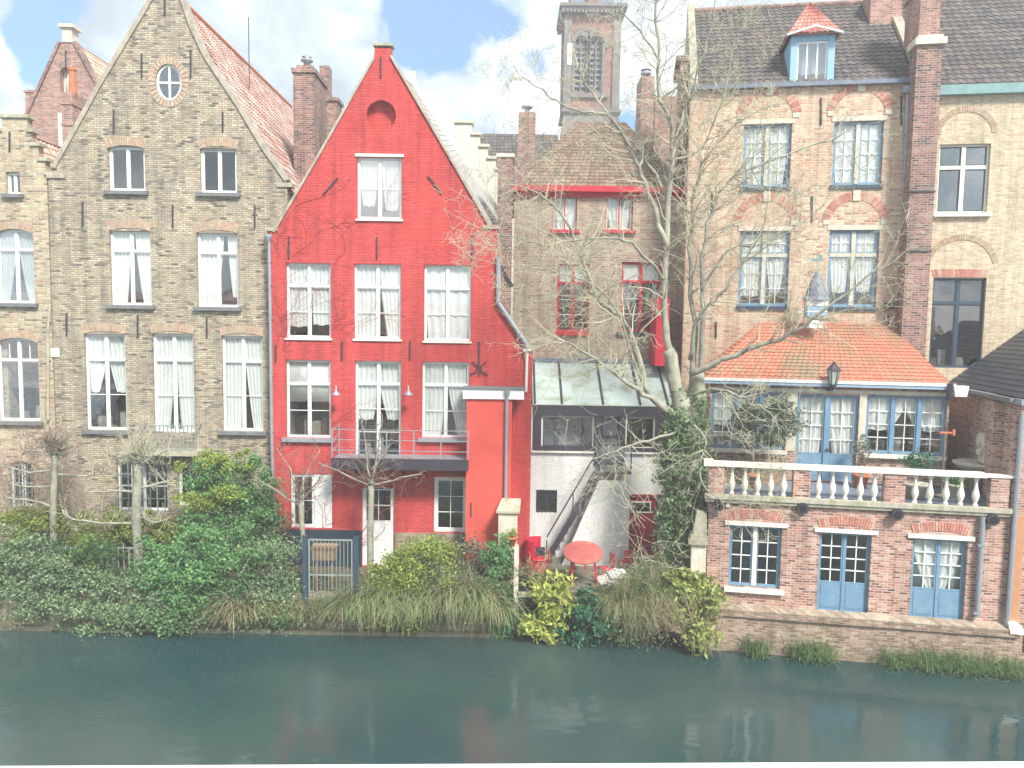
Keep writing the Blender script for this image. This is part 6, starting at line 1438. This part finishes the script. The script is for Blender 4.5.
T_.blades([g(640, 592, 23.6), g(662, 588, 23.7), g(620, 606, 23.4), g(645, 612, 23.3)], 1500, 'grass', L=1.15, wd=.008, out=1.0, droop=1.1, name='green_stems')
shrub('pale_shrub', 'pale yellow-green broad-leaved shrub at the corner of the brick wing', 'shrub', (694, 640, 23.0),
      [([(690, 588, 23.2, 22, 15, .35), (708, 600, 22.9, 12, 12, .25), (682, 615, 23.2, 14, 16, .3), (703, 630, 22.8, 14, 14, .3)], 3600, 'paleyellow', dict(size=.115, elong=2.3, clump=.14, lumps=16)), ([(695, 595, 23.2, 22, 18, .3), (700, 628, 22.9, 12, 12, .25)], 500, 'acuba', dict(size=.11, elong=2.1, clump=.1))], stems=10, stemmat='twigpink', stemL=1.6)
grassy('root_fringe', 'reddish drooping stems at the waterline by the brick wing corner', [(700, 638, 22.75), (708, 640, 22.7), (694, 640, 22.8)], 220, [('straw', 1)], .8, 61, cat='stems', group=None, out=.9, droop=1.2, wd=.012)
for i, (px, py, n, sp_, lb) in enumerate(((757, 651, 420, 5, 'small green tuft at the foot of the canal wing, nearest the pale shrub'), (812, 654, 900, 14, 'wide green tuft under the left blue door'), (898, 660, 500, 12, 'loose green tuft under the right blue door'), (930, 663, 500, 8, 'low green tuft right of the right blue door'), (962, 666, 900, 16, 'broad tuft below the wing downpipe'), (1006, 668, 700, 12, 'dense green tuft at the far right corner of the base wall'))):
    u, z = FR.px(px, py, -.4); yy = -.35
    roots = [FR.w(FR.px(px+k, py, yy)[0], yy, .12) for k in range(-sp_, sp_+1, 4)]
    T_ = Plant('grass_tuft', roots[0], lb, 'grass tuft', 'grass tufts at the foot of the canal wing'); T_.blades(roots, n, 'grass', L=.55, wd=.012, out=.7, droop=.8, seed=70+i, bias=(0, -.25, 0))
# terrace plants
def potted(px, py, yl, label, blobs, n, mat, size=.06, trunk=None, potmat='terracotta', r=.24, name='potted_plant', stems=0):
    p = FR.p3(px, py, yl); wz = zt-.04; P = FR.w(p.x, yl, wz); T = Plant(name, P, label, 'potted plant' if name != 'potted_tree' else 'potted tree')
    T.part('pot', MB().lathe(P, [(r*.75, 0), (r, .38), (r*1.1, .38), (r*1.1, .46), (r*.9, .46), (r*.8, .3)], 16), potmat, smooth=True)
    if trunk: tm = MB(); limb(tm, [P+Vector((0, 0, .3)), P+Vector((.03, 0, .8)), P+Vector((-.02, 0, trunk))], .05, .04, 8, .01); 
    if trunk:
        random.seed(4)
        for i in range(14): grow(tm, P+Vector((0, 0, trunk)), Vector((random.gauss(0, 1), random.gauss(0, 1), random.uniform(.3, 1.2))), .9, .02, 2, .12, 0, (2, 3), .7, .6, .006)
        T.part('trunk', tm, 'bark')
    if stems:
        sm = MB(); random.seed(int(px))
        for i in range(stems): grow(sm, P+Vector((0, 0, .4)), Vector((random.gauss(0, .3), random.gauss(0, .3), 1)), 1.0, .015, 1, .1, 0, (2, 3), .5, .5, .006)
        T.part('stems', sm, 'twigdark')
    v, f = leaves([(a, b, FR.w(p.x, yl, 0).y, c, d, e) for a, b, c, d, e in blobs], n, size, clump=.11, seed=int(px)); np_mesh('foliage', v, f, mat, T.e, T.b); return T
potted(752, 470, 1.4, 'small olive-leaved tree in a pot on the terrace left of the blue door', [(766, 420, 26, 24, .6), (752, 425, 18, 20, .5), (783, 415, 16, 18, .4)], 9000, 'olive', trunk=1.3, name='potted_tree', size=.065)
potted(861, 470, 2.1, 'thin dark shrub in a pot right of the blue terrace door', [(861, 450, 7, 16, .2)], 420, 'olive', stems=7, size=.06)
potted(916, 478, 1.0, 'dark leafy plant in a large pot behind the right balusters', [(918, 462, 12, 10, .3)], 900, 'teal', r=.34, potmat='stone', stems=5)
potted(955, 480, 1.2, 'low round evergreen in a pot near the wall fountain', [(955, 480, 7, 7, .2)], 900, 'ivygreen', potmat='stone', size=.05)
shrub_p = FR.p3(740, 462, 1.9); P_ = FR.w(shrub_p.x, 1.9, zt)
T_ = Plant('window_trough', P_, 'long trough of dry grey plants under the left terrace window', 'planter'); random.seed(8); tm = MB(); u_ = shrub_p.x
q = MB(); q.v = [tuple(FR.w(x, y, z)) for x, y, z in MB().box(u_-.75, u_+1.5, 1.95, 2.35, zt-.04, zt+.36).v]; q.f = MB().box(0, 1, 0, 1, 0, 1).f; T_.part('trough', q, 'wood')
for i in range(90): a_ = FR.w(u_+random.uniform(-.7, 1.45), 2.1, zt+.33); grow(tm, a_, Vector((random.gauss(0, .8), random.gauss(0, .6), 1)), .45, .01, 1, .2, 0, (1, 3), .7, .6, .006)
T_.part('stems', tm, 'twig')
# climber on the red wall
def creeper():
    F = F2; random.seed(77); b = F.px(280, 556); T = Thing('wall_creeper', F, (b[0], -.02, gz), 'bare creeper stems spreading over the left of the red facade', 'climber'); mb = MB()
    z1 = F.px(300, 110)[1]
    def inside(x, z):
        px = 512+x*FPX/26.6; top = F.px(px, 232-(px-276)*1.75 if px < 372 else 60)[1]; return z < top-.15 and x > F.px(274, 300)[0]
    for s_ in range(46):
        px = random.choice([276, 279, 283, 284, 340, 345, 350]) if s_ % 3 else random.randint(276, 350); py = random.choice([556, 450, 350, 330, 258, 250, 240]); x, z = F.px(px, py); a = random.uniform(.9, 1.9); P = []
        for k in range(random.randint(8, 26)):
            if not inside(x, z): break
            P.append((x, -.015, z)); a += random.gauss(0, .28); a = min(max(a, .3), 2.7); x += .16*math.cos(a); z += .16*math.sin(a)
            if random.random() < .4 and len(P) > 2:
                aa = a+random.choice((-1, 1))*random.uniform(.4, .9); Q = [P[-1]]; xx, zz = P[-1][0], P[-1][2]
                for j in range(random.randint(3, 9)):
                    aa += random.gauss(0, .25); xx += .12*math.cos(aa); zz += .12*math.sin(aa)
                    if inside(xx, zz): Q.append((xx, -.012, zz))
                if len(Q) > 2: mb.tube(Q, .004, 3)
        if len(P) > 3: mb.tube(P, .006, 4)
    T.part('stems', mb, 'twigcreeper')
M['twigcreeper'] = m_plain('creeper_stem', (.30, .07, .06), .9, .3, 3, bmp=0)
creeper()

# bare reddish bush at the left edge
T_ = Plant('bare_bush', (g(15, 520, 26).x, 26, gz), 'bare reddish twiggy bush against the stepped house at the left edge', 'bush'); random.seed(3); tm = MB()
for i in range(34): grow(tm, g(random.uniform(-10, 70), random.uniform(470, 520), 26.2), Vector((random.gauss(0, .8), random.gauss(-.1, .3), 1)), random.uniform(.6, 1.5), .016, 2, .18, .0, (2, 4), .7, .6, .006)
T_.part('stems', tm, 'twigpink')
T_ = Plant('rooftop_aerial', W0.p3(249, 60, 31), 'thin aerial mast on the ridge of the tan brick house', 'aerial')
p_a = W0.p3(249, 62, 31); T_.part('mast', MB().tube([p_a+Vector((0, 0, -1)), p_a+Vector((0, 0, 1.7))], .018, 5), 'iron')
# petals lying on the ledge
T_ = Plant('fallen_blossom', W0.p3(808, 762, .64), 'small torn white blossom lying on the window ledge', 'blossom'); random.seed(12)
for i in range(9):
    cx = .64*(796+random.uniform(0, 26)-512)/FPX/.86; p = Vector((cx, ya+.0+random.uniform(-.004, .002), zl_+.002)); a = random.uniform(-.9, .9)
    d = Vector((math.sin(a), .3, math.cos(a)*.7)).normalized()*random.uniform(.004, .009); sd2 = Vector((.0016, .0005, 0))
    T_.part('petal', MB().add([p-sd2*.3, p+d*.6-sd2, p+d, p+d*.6+sd2], [(0, 1, 2, 3)]), 'blossom')
# ================================================================== haze: volume added to veil the view and lift its dark tones
HZ = True
if HZ:
    hz = single('haze', W0, (0, 0, 0), MB().box(-110, 110, -14, 175, -2.5, 82), newmat('haze')[0], kind='stuff')
    m_ = hz.data.materials[0]; nt_ = m_.node_tree; nt_.nodes.clear(); v_ = N(nt_, 'ShaderNodeVolumePrincipled', i_Density=.0027, i_Anisotropy=.0); v_.inputs['Color'].default_value = (.93, .96, 1, 1)
    o_ = N(nt_, 'ShaderNodeOutputMaterial'); nt_.links.new(v_.outputs[0], o_.inputs['Volume'])
